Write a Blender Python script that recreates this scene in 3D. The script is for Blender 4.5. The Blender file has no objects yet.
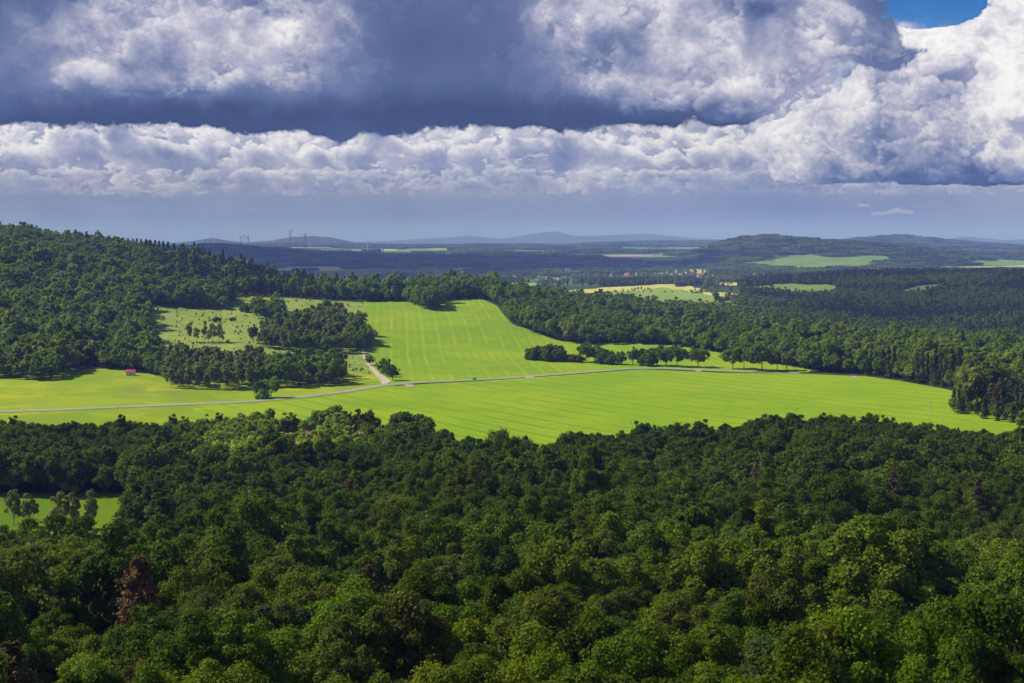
import bpy, math, random
import numpy as np
from mathutils import Vector
from mathutils.geometry import delaunay_2d_cdt

SC = bpy.context.scene
COL = SC.collection
F = 1407.0                      # focal length in pixels of a 1024 px wide frame
CAM = 150.0                     # height of the lookout above the valley floor
PITCH = math.atan(101.5 / F)
cP, sP = math.cos(PITCH), math.sin(PITCH)

# ------------------------------------------------------------------ geometry of the view
def ray(px, py):
    X = (px - 512.0) / F; Y = (341.5 - py) / F
    return X, cP + Y * sP, -sP + Y * cP
def z_at(px, py, D):
    X, Yf, Z = ray(px, py)
    return CAM + Z / Yf * D
def project(x, y, z):
    zz = z - CAM
    depth = y * cP - zz * sP
    up = y * sP + zz * cP
    return 512 + F * x / depth, 341.5 - F * up / depth

# ------------------------------------------------------------------ terrain height
# survey points: (bearing as px, forward distance, ground height)
CP = [
 # foreground slope
 (512,30,112),(512,90,97),(0,120,92),(512,150,86),(1024,120,92),
 (0,300,58),(256,300,60),(512,300,62),(768,300,61),(1024,300,60),
 (0,450,36),(512,480,40),(1024,480,38),(256,480,38),
 (0,600,17.5),(125,600,17.5),(0,720,16),(125,720,16.5),(256,650,25),(512,680,25),(768,680,27),(1024,680,28),
 (0,900,18),(256,880,17),(400,900,16.5),(512,860,18),(700,860,20),(850,860,21),(1024,860,20),
 # valley with the fields
 (0,1080,20),(100,1085,20),(300,1000,18.5),(450,960,17.5),(600,1000,18),(800,1000,20),(1000,990,21),(1150,990,24),
 (0,1320,25),(130,1330,25.5),(250,1250,18.5),(330,1270,17),(385,1320,16),(475,1360,16),(600,1430,16),(720,1400,17.5),(810,1400,17.7),(960,1200,20),(1040,1150,24),
 (-120,1330,30),(-120,1080,22),
 (350,1500,19),(400,1600,25),(560,1550,17),(560,1750,25.6),(480,1750,34),(400,1900,45),(440,2030,57),(370,2080,60),(700,1650,20),
 # wooded hill on the left
 (150,1550,31),(220,1600,36),(300,1600,34),(150,1900,62),(230,2000,66),(300,2000,63),
 (0,1600,52),(0,1950,105),(0,2300,156),(60,2300,146),(110,2350,132),(155,2400,126),(200,2300,104),(250,2250,82),(300,2200,63),(360,2250,60),
 (-100,2300,172),(0,2900,120),(100,2900,90),(200,2900,60),(300,2900,35),(400,2500,45),
 # wood behind the fields
 (480,2150,64),(490,2300,64),(440,2250,64),(560,2200,47),(600,2080,38),(650,1950,29),(720,1900,21),(800,1850,16),(900,1720,17),(1000,1600,12),(1100,1500,14),
 (600,2600,28),(500,2800,28),(720,2400,12),(800,2300,2),(900,2200,-14),(1000,2000,-6),(1024,1950,0),(1100,2000,-4),
 (900,2600,-15),(1000,2600,-14),(780,2700,0),(760,3100,6),(900,3100,-2),(1000,3100,2),(1100,2700,-5),
 # second valley
 (600,3600,18),(700,3200,14),(700,3900,15),(820,3700,17),(760,4200,14),(500,3600,18),(400,3600,16),(200,4000,14),(0,4000,16),
 (850,4200,38),(900,4100,40),(1000,4000,42),(1100,4000,45),(850,5000,12),(1000,5000,12),(600,5000,0),(400,5000,0),
 (0,6200,2),(300,6200,0),(600,6200,0),(800,6200,2),(1024,6200,5),
 (0,8500,22),(300,8500,25),(600,8500,20),(900,8500,20),
 (0,12000,58),(512,12000,58),(1024,12000,58),
 (0,20000,80),(512,20000,80),(1024,20000,80),(0,60000,50),(512,60000,50),(1024,60000,50),
]
def _uv(px, D):
    return (np.asarray(px) - 512.0) / 180.0, np.log(np.asarray(D)) * 4.2
_cu, _cs = _uv([c[0] for c in CP], [c[1] for c in CP])
_cz = np.array([c[2] for c in CP], float)
def _phi(r2):
    return 0.5 * r2 * np.log(r2 + 1e-9)
_n = len(CP)
_A = np.zeros((_n + 3, _n + 3))
_A[:_n, :_n] = _phi((_cu[:, None] - _cu) ** 2 + (_cs[:, None] - _cs) ** 2) + np.eye(_n) * 0.02
_P = np.stack([np.ones(_n), _cu, _cs], 1)
_A[:_n, _n:] = _P; _A[_n:, :_n] = _P.T
_W = np.linalg.solve(_A, np.concatenate([_cz, [0, 0, 0]]))

# ridges: distance, depth, canopy allowance, skyline as (px, py)
RIDGES = [
 (8500, 900, 13, [(600,264),(640,259),(690,253.5),(720,243.5),(745,236.3),(770,234.6),(790,237.5),(830,240.3),(870,242.3),(930,248),(980,257),(1030,265),(1120,272)]),
 (14000, 1500, 10, [(740,250),(780,246),(830,242),(860,239),(885,237),(900,236),(930,239.5),(970,243),(1024,247),(1150,248),(1250,252)]),
 (15000, 1500, 8, [(380,250),(440,246.5),(500,245.5),(560,246),(600,244),(640,243),(700,242.8),(730,242),(760,246),(800,250)]),
 (17500, 1500, 8, [(-150,244),(60,244),(120,243),(170,243),(200,239),(212,236.5),(225,239),(245,241.5),(270,240),(290,236.5),(310,235),(330,236),(350,240),(375,244),(440,248)]),
 (8600, 700, 13, [(-150,247),(100,246.5),(180,247),(215,244),(240,246),(290,250),(330,253),(380,254),(450,256),(520,257),(580,262),(640,268)]),
 (33000, 2500, 0, [(300,244),(380,241),(430,238.5),(470,236),(500,239),(520,236),(545,232.5),(556,231.5),(575,236),(610,235),(650,233.5),(690,238),(740,240),(770,240),(786,234.5),(800,240),(900,242),(940,239),(965,236),(1000,240),(1060,238),(1150,243)]),
]
_rp = []
for D0, sg, al, pts in RIDGES:
    _rp.append((D0, sg, np.array([p[0] for p in pts], float), np.array([z_at(p[0], p[1], D0) - al for p in pts])))

def _wav(x, y, L, a, ph):
    return a * (np.sin(x / L + 1.3 * np.sin(y / L * .7 + ph)) * np.cos(y / L * 1.1 + ph + np.sin(x / L * .6)))
def height(x, y):
    x = np.asarray(x, float); y = np.asarray(y, float)
    r = np.hypot(x, y)
    th = np.clip(np.arctan2(x, y), -0.62, 0.62)
    D = np.maximum(r * np.cos(th), 22.0)
    px = 512 + F * np.tan(th)
    u, s = _uv(px, D)
    shp = u.shape; u = u.ravel(); s = s.ravel()
    out = np.empty_like(u)
    for i in range(0, len(u), 40000):
        uu = u[i:i+40000, None]; ss = s[i:i+40000, None]
        out[i:i+40000] = _phi((uu - _cu) ** 2 + (ss - _cs) ** 2) @ _W[:_n]
    out += _W[_n] + _W[_n + 1] * u + _W[_n + 2] * s
    out = out.reshape(shp)
    for D0, sg, rx, rz in _rp:
        prof = np.interp(px, rx, rz)
        q = (D - D0 - 60 * np.sin(px / 37.0)) / sg
        edge = np.clip((px - rx[0]) / 40, 0, 1) * np.clip((rx[-1] - px) / 40, 0, 1)
        base = out
        wgt = np.exp(-np.abs(q) ** 1.7) * edge
        out = np.where(prof > base, base + (prof - base) * wgt, base)
    k = np.clip((D - 3500) / 4000, 0, 1)
    out = out + k * (_wav(x, y, 420, 4, .5) + _wav(x, y, 1100, 7, 2.))
    k2 = np.clip((D - 1400) / 400, 0, 1) * np.clip((4500 - D) / 500, 0, 1)
    out = out + k2 * _wav(x, y, 75, 1.3, 1.)
    k3 = np.clip((165 - px) / 40, 0, 1) * np.clip((D - 1350) / 150, 0, 1) + np.clip((px - 560) / 80, 0, 1) * np.clip((D - 1780) / 150, 0, 1) * np.clip((4800 - D) / 500, 0, 1)
    k3 = k3 * np.where(px > 400, .5, .75)
    out = out + k3 * (_wav(x, y, 24, 3.0, 2.) + _wav(x, y, 52, 5.0, 4.))
    return out
def hz(x, y):
    return float(height(np.array([x]), np.array([y]))[0])

# ground point seen at a pixel of the survey view: first surface met beyond D0
def gp(px, py, D0=420.0, D1=60000.0):
    D = np.exp(np.linspace(math.log(D0), math.log(D1), 1500))
    X, Yf, Z = ray(px, py)
    x = X / Yf * D
    zr = CAM + Z / Yf * D
    d = height(x, D) - zr
    i = int(np.argmax(d >= 0))
    if d[i] < 0: i = int(np.argmin(np.abs(d)))
    if i > 0 and d[i] >= 0 > d[i - 1]:
        t = -d[i - 1] / (d[i] - d[i - 1])
        Dm = D[i - 1] + t * (D[i] - D[i - 1])
    else:
        Dm = D[i]
    return (float(X / Yf * Dm), float(Dm))
def pd(px, D):
    return ((px - 512.0) / F * D * 1.003, float(D))
def poly_w(pts, D0=420.0, D1=60000.0):
    """corner list -> world xy; a corner is (px, py) on the ground seen there or (px, 'D', distance)"""
    out = []
    for p in pts:
        out.append(pd(p[0], p[2]) if len(p) == 3 and p[1] == 'D' else gp(p[0], p[1], D0, D1))
    return out
def inside(P, x, y):
    x = np.asarray(x); y = np.asarray(y)
    c = np.zeros(x.shape, bool)
    n = len(P)
    for i in range(n):
        x1, y1 = P[i]; x2, y2 = P[(i + 1) % n]
        if y1 == y2: continue
        m = ((y1 > y) != (y2 > y)) & (x < (x2 - x1) * (y - y1) / (y2 - y1) + x1)
        c ^= m
    return c
def densify(P, step, closed=True, jit=0.0, rs=None):
    out = []
    n = len(P)
    for i in range(n if closed else n - 1):
        a = np.array(P[i]); b = np.array(P[(i + 1) % n])
        L = np.hypot(*(b - a)); k = max(1, int(L / step))
        nrm = np.array([-(b - a)[1], (b - a)[0]]) / (L + 1e-9)
        for j in range(k):
            q = a + (b - a) * j / k
            if jit and 0 < j: q = q + nrm * rs.uniform(-jit, jit)
            out.append((float(q[0]), float(q[1])))
    if not closed: out.append(P[-1])
    return out

# ------------------------------------------------------------------ objects
def tag(o, label=None, cat=None, group=None, kind=None):
    if label: o['label'] = label
    if cat: o['category'] = cat
    if group: o['group'] = group
    if kind: o['kind'] = kind
    return o
def mesh_np(name, V, Fc, mat=None, smooth=False):
    """V (n,3); Fc (m,k) equal-sized faces"""
    me = bpy.data.meshes.new(name)
    V = np.asarray(V, np.float32); Fc = np.asarray(Fc, np.int32)
    m, k = Fc.shape
    me.vertices.add(len(V)); me.vertices.foreach_set('co', V.ravel())
    me.loops.add(m * k); me.loops.foreach_set('vertex_index', Fc.ravel())
    me.polygons.add(m)
    me.polygons.foreach_set('loop_start', np.arange(0, m * k, k, dtype=np.int32))
    me.update(calc_edges=True)
    if smooth: me.polygons.foreach_set('use_smooth', np.ones(m, bool))
    if mat: me.materials.append(mat)
    return me
def obj_of(name, me, parent=None, loc=None):
    o = bpy.data.objects.new(name, me)
    COL.objects.link(o)
    if parent: o.parent = parent
    if loc is not None: o.location = loc
    return o
def empty(name, loc, rz=0.0, s=1.0):
    o = bpy.data.objects.new(name, None); COL.objects.link(o)
    o.empty_display_size = 1.0
    o.location = loc; o.rotation_euler = (0, 0, rz); o.scale = (s, s, s)
    return o

class MB:
    """collects boxes, prisms and tubes into one mesh"""
    def __init__(self): self.v = []; self.f = []
    def add(self, vs, fs):
        b = len(self.v); self.v += [tuple(p) for p in vs]; self.f += [tuple(b + i for i in q) for q in fs]
    def box(self, x0, x1, y0, y1, z0, z1):
        self.add([(x0,y0,z0),(x1,y0,z0),(x1,y1,z0),(x0,y1,z0),(x0,y0,z1),(x1,y0,z1),(x1,y1,z1),(x0,y1,z1)],
                 [(0,3,2,1),(4,5,6,7),(0,1,5,4),(1,2,6,5),(2,3,7,6),(3,0,4,7)])
    def tube(self, pts, rad, n=8, cap=True):
        pts = [Vector(p) for p in pts]
        rings = []
        for i, p in enumerate(pts):
            d = (pts[min(i + 1, len(pts) - 1)] - pts[max(i - 1, 0)]).normalized()
            a = d.cross(Vector((0.13, 0.31, 0.94))) if abs(d.z) < .9 else d.cross(Vector((1, 0.2, 0)))
            a.normalize(); b = d.cross(a)
            rings.append([p + (a * math.cos(t) + b * math.sin(t)) * rad[i] for t in [2 * math.pi * k / n for k in range(n)]])
        vs = [q for r in rings for q in r]
        fs = [(i*n+k, i*n+(k+1) % n, (i+1)*n+(k+1) % n, (i+1)*n+k) for i in range(len(pts)-1) for k in range(n)]
        if cap: fs += [tuple(range(n))[::-1], tuple(range((len(pts)-1)*n, len(pts)*n))]
        self.add(vs, fs)
    def mesh(self, name, mat, smooth=False):
        me = bpy.data.meshes.new(name); me.from_pydata(self.v, [], self.f); me.update()
        if smooth: me.polygons.foreach_set('use_smooth', [True] * len(me.polygons))
        me.materials.append(mat); return me
    def build(self, name, mat, parent=None, smooth=False):
        return obj_of(name, self.mesh(name, mat, smooth), parent)

# ------------------------------------------------------------------ material helpers
class NT:
    def __init__(self, tree): self.t = tree; self.n = tree.nodes; self.l = tree.links
    def node(self, typ, **kw):
        nd = self.n.new(typ)
        for k, v in kw.items():
            if k == 'i':
                for kk, vv in v.items():
                    s = nd.inputs[kk]
                    if isinstance(vv, bpy.types.NodeSocket): self.l.new(vv, s)
                    else: s.default_value = vv
            else: setattr(nd, k, v)
        return nd
    def m(self, op, a, b=None, c=None, clamp=False):
        nd = self.n.new('ShaderNodeMath'); nd.operation = op; nd.use_clamp = clamp
        for i, v in enumerate((a, b, c)):
            if v is None: continue
            if isinstance(v, bpy.types.NodeSocket): self.l.new(v, nd.inputs[i])
            else: nd.inputs[i].default_value = v
        return nd.outputs[0]
    def vm(self, op, a, b=None, s=None):
        nd = self.n.new('ShaderNodeVectorMath'); nd.operation = op
        for i, v in enumerate((a, b)):
            if v is None: continue
            if isinstance(v, bpy.types.NodeSocket): self.l.new(v, nd.inputs[i])
            else: nd.inputs[i].default_value = v
        if s is not None:
            if isinstance(s, bpy.types.NodeSocket): self.l.new(s, nd.inputs['Scale'])
            else: nd.inputs['Scale'].default_value = s
        return nd.outputs[0]
    def mix(self, fac, a, b, mode='MIX'):
        nd = self.n.new('ShaderNodeMix'); nd.data_type = 'RGBA'; nd.blend_type = mode
        for k, v in ((0, fac), (6, a), (7, b)):
            if isinstance(v, bpy.types.NodeSocket): self.l.new(v, nd.inputs[k])
            else: nd.inputs[k].default_value = (v if k == 0 else (tuple(v) + (1,))[:4])
        return nd.outputs[2]
    def ramp(self, fac, stops, interp='LINEAR'):
        nd = self.n.new('ShaderNodeValToRGB'); nd.color_ramp.interpolation = interp
        e = nd.color_ramp.elements
        while len(e) < len(stops): e.new(0.5)
        for el, (p, c) in zip(e, stops):
            el.position = p; el.color = (tuple(c) + (1,))[:4]
        self.l.new(fac, nd.inputs[0]); return nd.outputs[0]
    def noise(self, vec, scale, detail=4, rough=.55, dist=0, out='Fac', lac=2.0):
        nd = self.node('ShaderNodeTexNoise', i={'Scale': scale, 'Detail': detail, 'Roughness': rough, 'Distortion': dist, 'Lacunarity': lac})
        if vec is not None: self.l.new(vec, nd.inputs['Vector'])
        return nd.outputs[out]
    def sstep(self, x, a, b):
        nd = self.n.new('ShaderNodeMapRange'); nd.interpolation_type = 'SMOOTHSTEP'
        self.l.new(x, nd.inputs[0])
        for k, v in ((1, a), (2, b), (3, 0.0), (4, 1.0)):
            if isinstance(v, bpy.types.NodeSocket): self.l.new(v, nd.inputs[k])
            else: nd.inputs[k].default_value = v
        return nd.outputs[0]
def new_mat(name):
    m = bpy.data.materials.new(name); m.use_nodes = True
    m.node_tree.nodes.clear()
    t = NT(m.node_tree)
    return m, t
def finish(t, col, rough=.8, spec=.3, bump=None, bs=.3, bd=1.0, metal=0.0):
    b = t.node('ShaderNodeBsdfPrincipled')
    for k, v in (('Base Color', col), ('Roughness', rough), ('Specular IOR Level', spec), ('Metallic', metal)):
        if isinstance(v, bpy.types.NodeSocket): t.l.new(v, b.inputs[k])
        else: b.inputs[k].default_value = v if not isinstance(v, tuple) else (tuple(v) + (1,))[:4]
    if bump is not None:
        bn = t.node('ShaderNodeBump', i={'Strength': bs, 'Distance': bd, 'Height': bump})
        t.l.new(bn.outputs[0], b.inputs['Normal'])
    o = t.node('ShaderNodeOutputMaterial'); t.l.new(b.outputs[0], o.inputs[0])
    return b, o
def plain(name, col, rough=.7, var=.15, scale=1.5, metal=0.0, spec=.3):
    m, t = new_mat(name)
    tc = t.node('ShaderNodeTexCoord').outputs['Object']
    n = t.noise(tc, scale, 5, .6)
    c = t.mix(t.sstep(n, .3, .7), tuple(v * (1 - var) for v in col), tuple(min(1, v * (1 + var)) for v in col))
    finish(t, c, rough, spec, metal=metal)
    return m
rs = np.random.RandomState(7)
random.seed(7)

# ------------------------------------------------------------------ ground sheet
def make_ground():
    th = np.concatenate([np.radians(np.arange(-180, -30, 5.0)), np.radians(np.arange(-30, 30, 0.16)), np.radians(np.arange(30, 180, 5.0))])
    r = [15.0]
    while r[-1] < 70000:
        r.append(r[-1] * (1.02 if r[-1] < 400 else 1.0075 if r[-1] < 5000 else 1.012))
    r = np.array(r)
    T, R = np.meshgrid(th, r)
    X = R * np.sin(T); Y = R * np.cos(T); Z = height(X, Y)
    nr, nt = X.shape
    V = np.stack([X.ravel(), Y.ravel(), Z.ravel()], 1)
    V = np.vstack([V, [0, 0, hz(0, 15)]])
    i = np.arange(nr - 1)[:, None]; j = np.arange(nt)[None, :]; jn = (j + 1) % nt
    Fq = np.stack(np.broadcast_arrays(i * nt + j, i * nt + jn, (i + 1) * nt + jn, (i + 1) * nt + j), -1).reshape(-1, 4)
    c = len(V) - 1
    me = mesh_np('ground', V, Fq, None, True)
    import bmesh
    bm = bmesh.new(); bm.from_mesh(me); bm.verts.ensure_lookup_table()
    for k in range(nt):
        bm.faces.new((bm.verts[c], bm.verts[(k + 1) % nt], bm.verts[k]))
    bm.normal_update(); bm.to_mesh(me); bm.free()
    return me
gm, t = new_mat('woodland_soil')
pos = t.node('ShaderNodeNewGeometry').outputs['Position']
n1 = t.noise(pos, .004, 6, .6); n2 = t.noise(pos, .05, 6, .65)
c = t.mix(t.sstep(n1, .4, .6), (.035, .045, .018), (.05, .072, .02))
c = t.mix(t.sstep(n2, .45, .7), c, (.03, .038, .014))
# far off the open plain is a patchwork of small fields
vo = t.node('ShaderNodeTexVoronoi', feature='F1', i={'Scale': .0022, 'Randomness': .9}); t.l.new(t.vm('MULTIPLY', pos, (1.0, .55, 0.0)), vo.inputs['Vector'])
cellc = t.node('ShaderNodeSeparateColor', i={0: vo.outputs['Color']}).outputs[0]
fields = t.ramp(cellc, [(0, (.05, .08, .03)), (.34, (.09, .15, .045)), (.55, (.14, .21, .05)), (.72, (.10, .14, .05)), (.84, (.30, .27, .12)), (.93, (.36, .34, .11))], 'CONSTANT')
dist = t.node('ShaderNodeVectorMath', operation='LENGTH', i={0: pos}).outputs['Value']
alt_ = t.node('ShaderNodeSeparateXYZ', i={0: pos}).outputs[2]
c = t.mix(t.m('MULTIPLY', t.sstep(dist, 4200, 4900), t.m('SUBTRACT', 1.0, t.sstep(t.m('ADD', t.m('MULTIPLY', dist, .004), alt_), 120, 150))), c, fields)
fin = finish(t, c, .95, .03)
tag(obj_of('ground', make_ground()), kind='structure').data.materials.append(gm)

# ------------------------------------------------------------------ sheets draped over the ground
def drape(name, P, mat, step, off, kind='structure', edge_jit=0.0):
    D = float(np.mean([p[1] for p in P]))
    E = densify(P, step, True, edge_jit, rs)
    E = [tuple(e) for e in E]
    Pa = np.array(E)
    x0, y0 = Pa.min(0); x1, y1 = Pa.max(0)
    gx, gy = np.meshgrid(np.arange(x0 + step * .37, x1, step), np.arange(y0 + step * .41, y1, step))
    gx = gx.ravel(); gy = gy.ravel()
    ok = inside(E, gx, gy)
    pts = [Vector(e) for e in E] + [Vector((a, b)) for a, b in zip(gx[ok], gy[ok])]
    n = len(E)
    vs, es, fs, *_ = delaunay_2d_cdt(pts, [(i, (i + 1) % n) for i in range(n)], [], 0, 1e-4)
    V = np.array([(v[0], v[1]) for v in vs])
    Fc = np.array([f for f in fs if len(f) == 3])
    cen = V[Fc].mean(1)
    Fc = Fc[inside(E, cen[:, 0], cen[:, 1])]
    z = height(V[:, 0], V[:, 1]) + off
    me = mesh_np(name, np.column_stack([V, z]), Fc, mat, True)
    o = obj_of(name, me); tag(o, kind=kind)
    return o
def strip_sheet(name, pts, width, mat, off, step=6.0, w1=None):
    """a road: centre line as world points"""
    P = densify(pts, step, False)
    P = np.array(P)
    for _ in range(6):
        P[1:-1] = P[1:-1] * .5 + (P[:-2] + P[2:]) * .25
    T = np.gradient(P, axis=0); T /= np.hypot(T[:, 0], T[:, 1])[:, None]
    N = np.stack([-T[:, 1], T[:, 0]], 1)
    W = np.linspace(width, w1 or width, len(P))[:, None] / 2
    cross = [-1, -.5, 0, .5, 1]
    V = np.concatenate([np.column_stack([P + N * W * c, height(*(P + N * W * c).T) + off]) for c in cross])
    n = len(P)
    Fc = [(a * n + i, a * n + i + 1, (a + 1) * n + i + 1, (a + 1) * n + i) for a in range(4) for i in range(n - 1)]
    Fc = np.array(Fc)[:, ::-1]
    me = mesh_np(name, V, Fc, mat, True)
    o = obj_of(name, me); tag(o, kind='structure')
    return o, P

def grass_mat(name, c0, c1, c2, sc=.02, stripe=None, patch=None):
    """c0/c1 broad variation, c2 thin wear; stripe=(direction deg, period m, strength, colour)"""
    m, t = new_mat(name)
    pos = t.node('ShaderNodeNewGeometry').outputs['Position']
    big = t.noise(pos, sc, 5, .6); fine = t.noise(pos, sc * 14, 5, .7); mid = t.noise(pos, sc * 3.2, 4, .6)
    c = t.mix(t.sstep(big, .38, .62), c0, c1)
    c = t.mix(t.m('MULTIPLY', t.sstep(mid, .5, .75), .45), c, c2)
    c = t.mix(t.m('MULTIPLY', t.sstep(fine, .35, .75), .28), c, tuple(v * .62 for v in c0))
    if stripe:
        for ang, per, stren, scol, wid in stripe:
            a = math.radians(ang)
            # distance across the working direction, slightly bent
            sx = t.node('ShaderNodeSeparateXYZ', i={0: pos})
            d = t.m('ADD', t.m('MULTIPLY', sx.outputs[0], math.cos(a)), t.m('MULTIPLY', sx.outputs[1], -math.sin(a)))
            d = t.m('ADD', d, t.m('MULTIPLY', t.noise(pos, .003, 1, .4), 14.0))
            ph = t.m('FRACT', t.m('DIVIDE', d, per))
            line = t.m('SUBTRACT', 1.0, t.sstep(t.m('ABSOLUTE', t.m('SUBTRACT', ph, .5)), wid * .5, wid))
            line = t.m('MULTIPLY', line, t.m('MULTIPLY', t.sstep(t.noise(pos, .012, 3, .6), .3, .6), stren))
            c = t.mix(line, c, scol)
    if patch:
        for scale, lo, hi, col, k in patch:
            c = t.mix(t.m('MULTIPLY', t.sstep(t.noise(pos, scale, 4, .6), lo, hi), k), c, col)
    h = t.noise(pos, 1.1, 4, .7)
    finish(t, c, .95, .03, bump=h, bs=.5, bd=.25)
    return m
M = {}
M['crop'] = grass_mat('green_crop', (.165,.27,.010), (.225,.315,.012), (.13,.235,.014), .010,
    stripe=[(-5.0, 19.0, .42, (.34,.38,.05), .075), (-5.0, 9.5, .4, (.13,.235,.01), .2)],
    patch=[(.03,.55,.75,(.26,.32,.02),.45), (.007,.5,.7,(.13,.23,.012),.6)])
M['crop_low'] = grass_mat('green_crop_low', (.170,.28,.010), (.225,.32,.012), (.13,.24,.012), .009,
    stripe=[(-33.0, 24.0, .6, (.12,.215,.008), .2), (-33.0, 12.0, .5, (.27,.36,.03), .12)],
    patch=[(.02,.55,.75,(.26,.31,.016),.45), (.006,.5,.7,(.135,.24,.010),.6)])
M['meadow'] = grass_mat('flowering_meadow', (.17,.26,.014), (.24,.31,.018), (.16,.22,.03), .014,
    patch=[(.02,.52,.68,(.40,.38,.012),.5), (.011,.55,.7,(.17,.17,.06),.6)])
M['rough'] = grass_mat('rough_grass', (.165,.235,.035), (.225,.28,.05), (.11,.165,.03), .02,
    patch=[(.06,.5,.68,(.10,.16,.03),.7), (.16,.52,.66,(.37,.37,.14),.6), (.03,.6,.72,(.30,.22,.10),.5)])
M['strip'] = grass_mat('low_meadow_grass', (.16,.27,.009), (.20,.31,.012), (.13,.23,.01), .02)  # the small low meadow's own green
M['yellow_field'] = grass_mat('ripening_field', (.42,.40,.10), (.47,.44,.13), (.33,.36,.08), .006)
M['green_field'] = grass_mat('young_green_field', (.19,.27,.05), (.23,.31,.06), (.17,.24,.05), .005)
M['dull_field'] = grass_mat('dull_green_field', (.10,.14,.05), (.13,.17,.07), (.10,.13,.05), .004)
M['tan_field'] = grass_mat('bare_tan_field', (.30,.26,.14), (.34,.30,.17), (.24,.24,.12), .004)
M['pasture'] = grass_mat('hill_pasture', (.13,.22,.05), (.17,.26,.06), (.10,.16,.05), .006, patch=[(.012,.5,.7,(.09,.13,.04),.6)])
M['asphalt'] = plain('road_asphalt', (.25,.25,.30), .8, .12, .2)
M['gravel'] = plain('track_gravel', (.40,.34,.26), .9, .2, .3)
M['soil'] = plain('bare_soil', (.33,.25,.19), .9, .25, .15)

# the meadows and fields of the valley
meadow_P = poly_w([(-90,'D',985),(-90,'D',1345),(20,'D',1345),(100,'D',1350),(175,'D',1350),(360,'D',1420),(364,'D',1500),(362,'D',1640),(371,349),(378,368),(387,383),(395,'D',1300),(395,'D',1150),(256,'D',930),(100,'D',900),(-90,'D',900)])
drape('meadow', meadow_P, M['meadow'], 11, .12)
upper_P = poly_w([(388,384),(379,368),(372,351),(369,335),(366,'D',1780),(364,'D',2075),(400,'D',2085),(480,'D',2110),(497,'D',2030),(512,324),(530,330),(556,340),(590,344),(630,343),(665,344),(700,349),(725,354),(768,362),(800,368),(828,373),(770,371),(720,371.3),(640,368.6),(600,372),(560,375),(475,381),(430,383)])
drape('upper_field', upper_P, M['crop'], 11, .24)
lower_P = poly_w([(200,'D',1120),(256,404),(300,399.5),(345,394.5),(385,387),(430,383.8),(475,381.6),(560,375.6),(600,372.6),(640,369.5),(720,373),(800,374),(865,376.5),(900,381),(945,389),(967,395),(958,412),(1040,'D',1040),(1060,'D',890),(900,'D',870),(700,'D',870),(520,'D',780),(430,'D',840),(330,'D',880),(250,'D',900),(170,'D',930)])
drape('lower_field', lower_P, M['crop_low'], 11, .2)
strip_P = poly_w([(-130,'D',560),(128,'D',585),(136,'D',735),(-130,'D',745)])
drape('strip_meadow', strip_P, M['strip'], 7, .12)
clear_P = poly_w([(146,'D',1430),(140,'D',1700),(148,'D',1960),(230,'D',1990),(235,'D',2110),(300,'D',2130),(372,'D',2120),(368,'D',1800),(372,'D',1560),(371,'D',1400),(250,'D',1400)])
drape('clearing', clear_P, M['rough'], 11, .14)

# farmland of the further valleys: (name, material, corners, nearest distance)
FAR = [
 ('green_field', 'green_field', [(600,300),(606,293),(640,291),(668,288),(690,293),(735,300),(738,309),(700,312),(660,312)], 2500),
 ('ripening_field', 'yellow_field', [(566,292),(600,288.5),(655,285),(674,284.5),(676,287.2),(655,289.5),(625,292),(585,294)], 2500),
 ('ripening_field', 'yellow_field', [(664,287.8),(690,286.5),(704,290.5),(738,295),(737,300),(700,294.5)], 2500),
 ('ripening_field', 'yellow_field', [(690,285.5),(700,283.5),(745,282.6),(770,283.5),(740,286.5)], 2500),
 ('green_field', 'green_field', [(738,288),(775,284.6),(836,286.5),(838,293),(828,299),(780,297),(740,293)], 2500),
 ('valley_clearing', 'pasture', [(898,292),(915,286.5),(945,284.5),(949,289),(925,295.5),(904,298)], 2500),
 ('valley_meadow', 'green_field', [(1004,346),(1060,344.5),(1060,351),(1012,350)], 1700),
 ('dull_field', 'dull_field', [(300,273),(330,271.3),(400,270.6),(462,270.2),(470,272.5),(440,275.5),(380,277),(320,278)], 4500),
 ('valley_meadow', 'green_field', [(392,281.4),(440,279.4),(490,278.6),(500,281),(470,283),(430,284),(400,284)], 3800),
 ('bare_field', 'tan_field', [(408,284.4),(452,283),(458,284.6),(415,286)], 3300),
 ('valley_meadow', 'green_field', [(450,286.5),(500,284),(540,283.2),(548,285),(500,289),(460,290)], 3300),
 ('hill_pasture', 'pasture', [(766,264),(776,259.5),(790,256),(812,255),(824,257.5),(850,258),(872,256),(889,257),(890,260),(868,263),(874,266),(850,269),(800,270.5),(775,268.5)], 5200),
 ('hill_pasture', 'pasture', [(612,257),(660,255.2),(690,256),(704,258),(690,262),(655,264),(640,262)], 6300),
 ('bare_field', 'tan_field', [(592,256.3),(640,255.2),(655,255.5),(640,259.3),(606,261)], 6300),
 ('hill_pasture', 'pasture', [(742,263.5),(770,261.5),(768,265.5),(748,266)], 5500),
 ('far_field', 'yellow_field', [(372,250.3),(395,249.5),(398,250.6),(376,251.3)], 9500),
 ('far_field', 'pasture', [(285,249.3),(370,249.2),(420,250.4),(470,250.6),(430,253),(380,252.4),(330,252)], 9500),
 ('far_field', 'tan_field', [(470,251.3),(512,250.4),(556,251.6),(556,254.3),(500,254)], 9500),
 ('far_field', 'pasture', [(560,250.8),(640,248.5),(700,247.6),(716,249.3),(650,252.2),(590,253)], 9500),
 ('far_field', 'yellow_field', [(905,267.5),(1030,265.5),(1080,267),(1080,269.6),(960,269.8)], 5500),
 ('far_field', 'pasture', [(960,263),(1000,260),(1060,262),(1060,265),(985,266)], 6000),
 ('far_field', 'tan_field', [(282,247.9),(330,247.9),(332,248.7),(284,248.7)], 9500),
]
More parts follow.
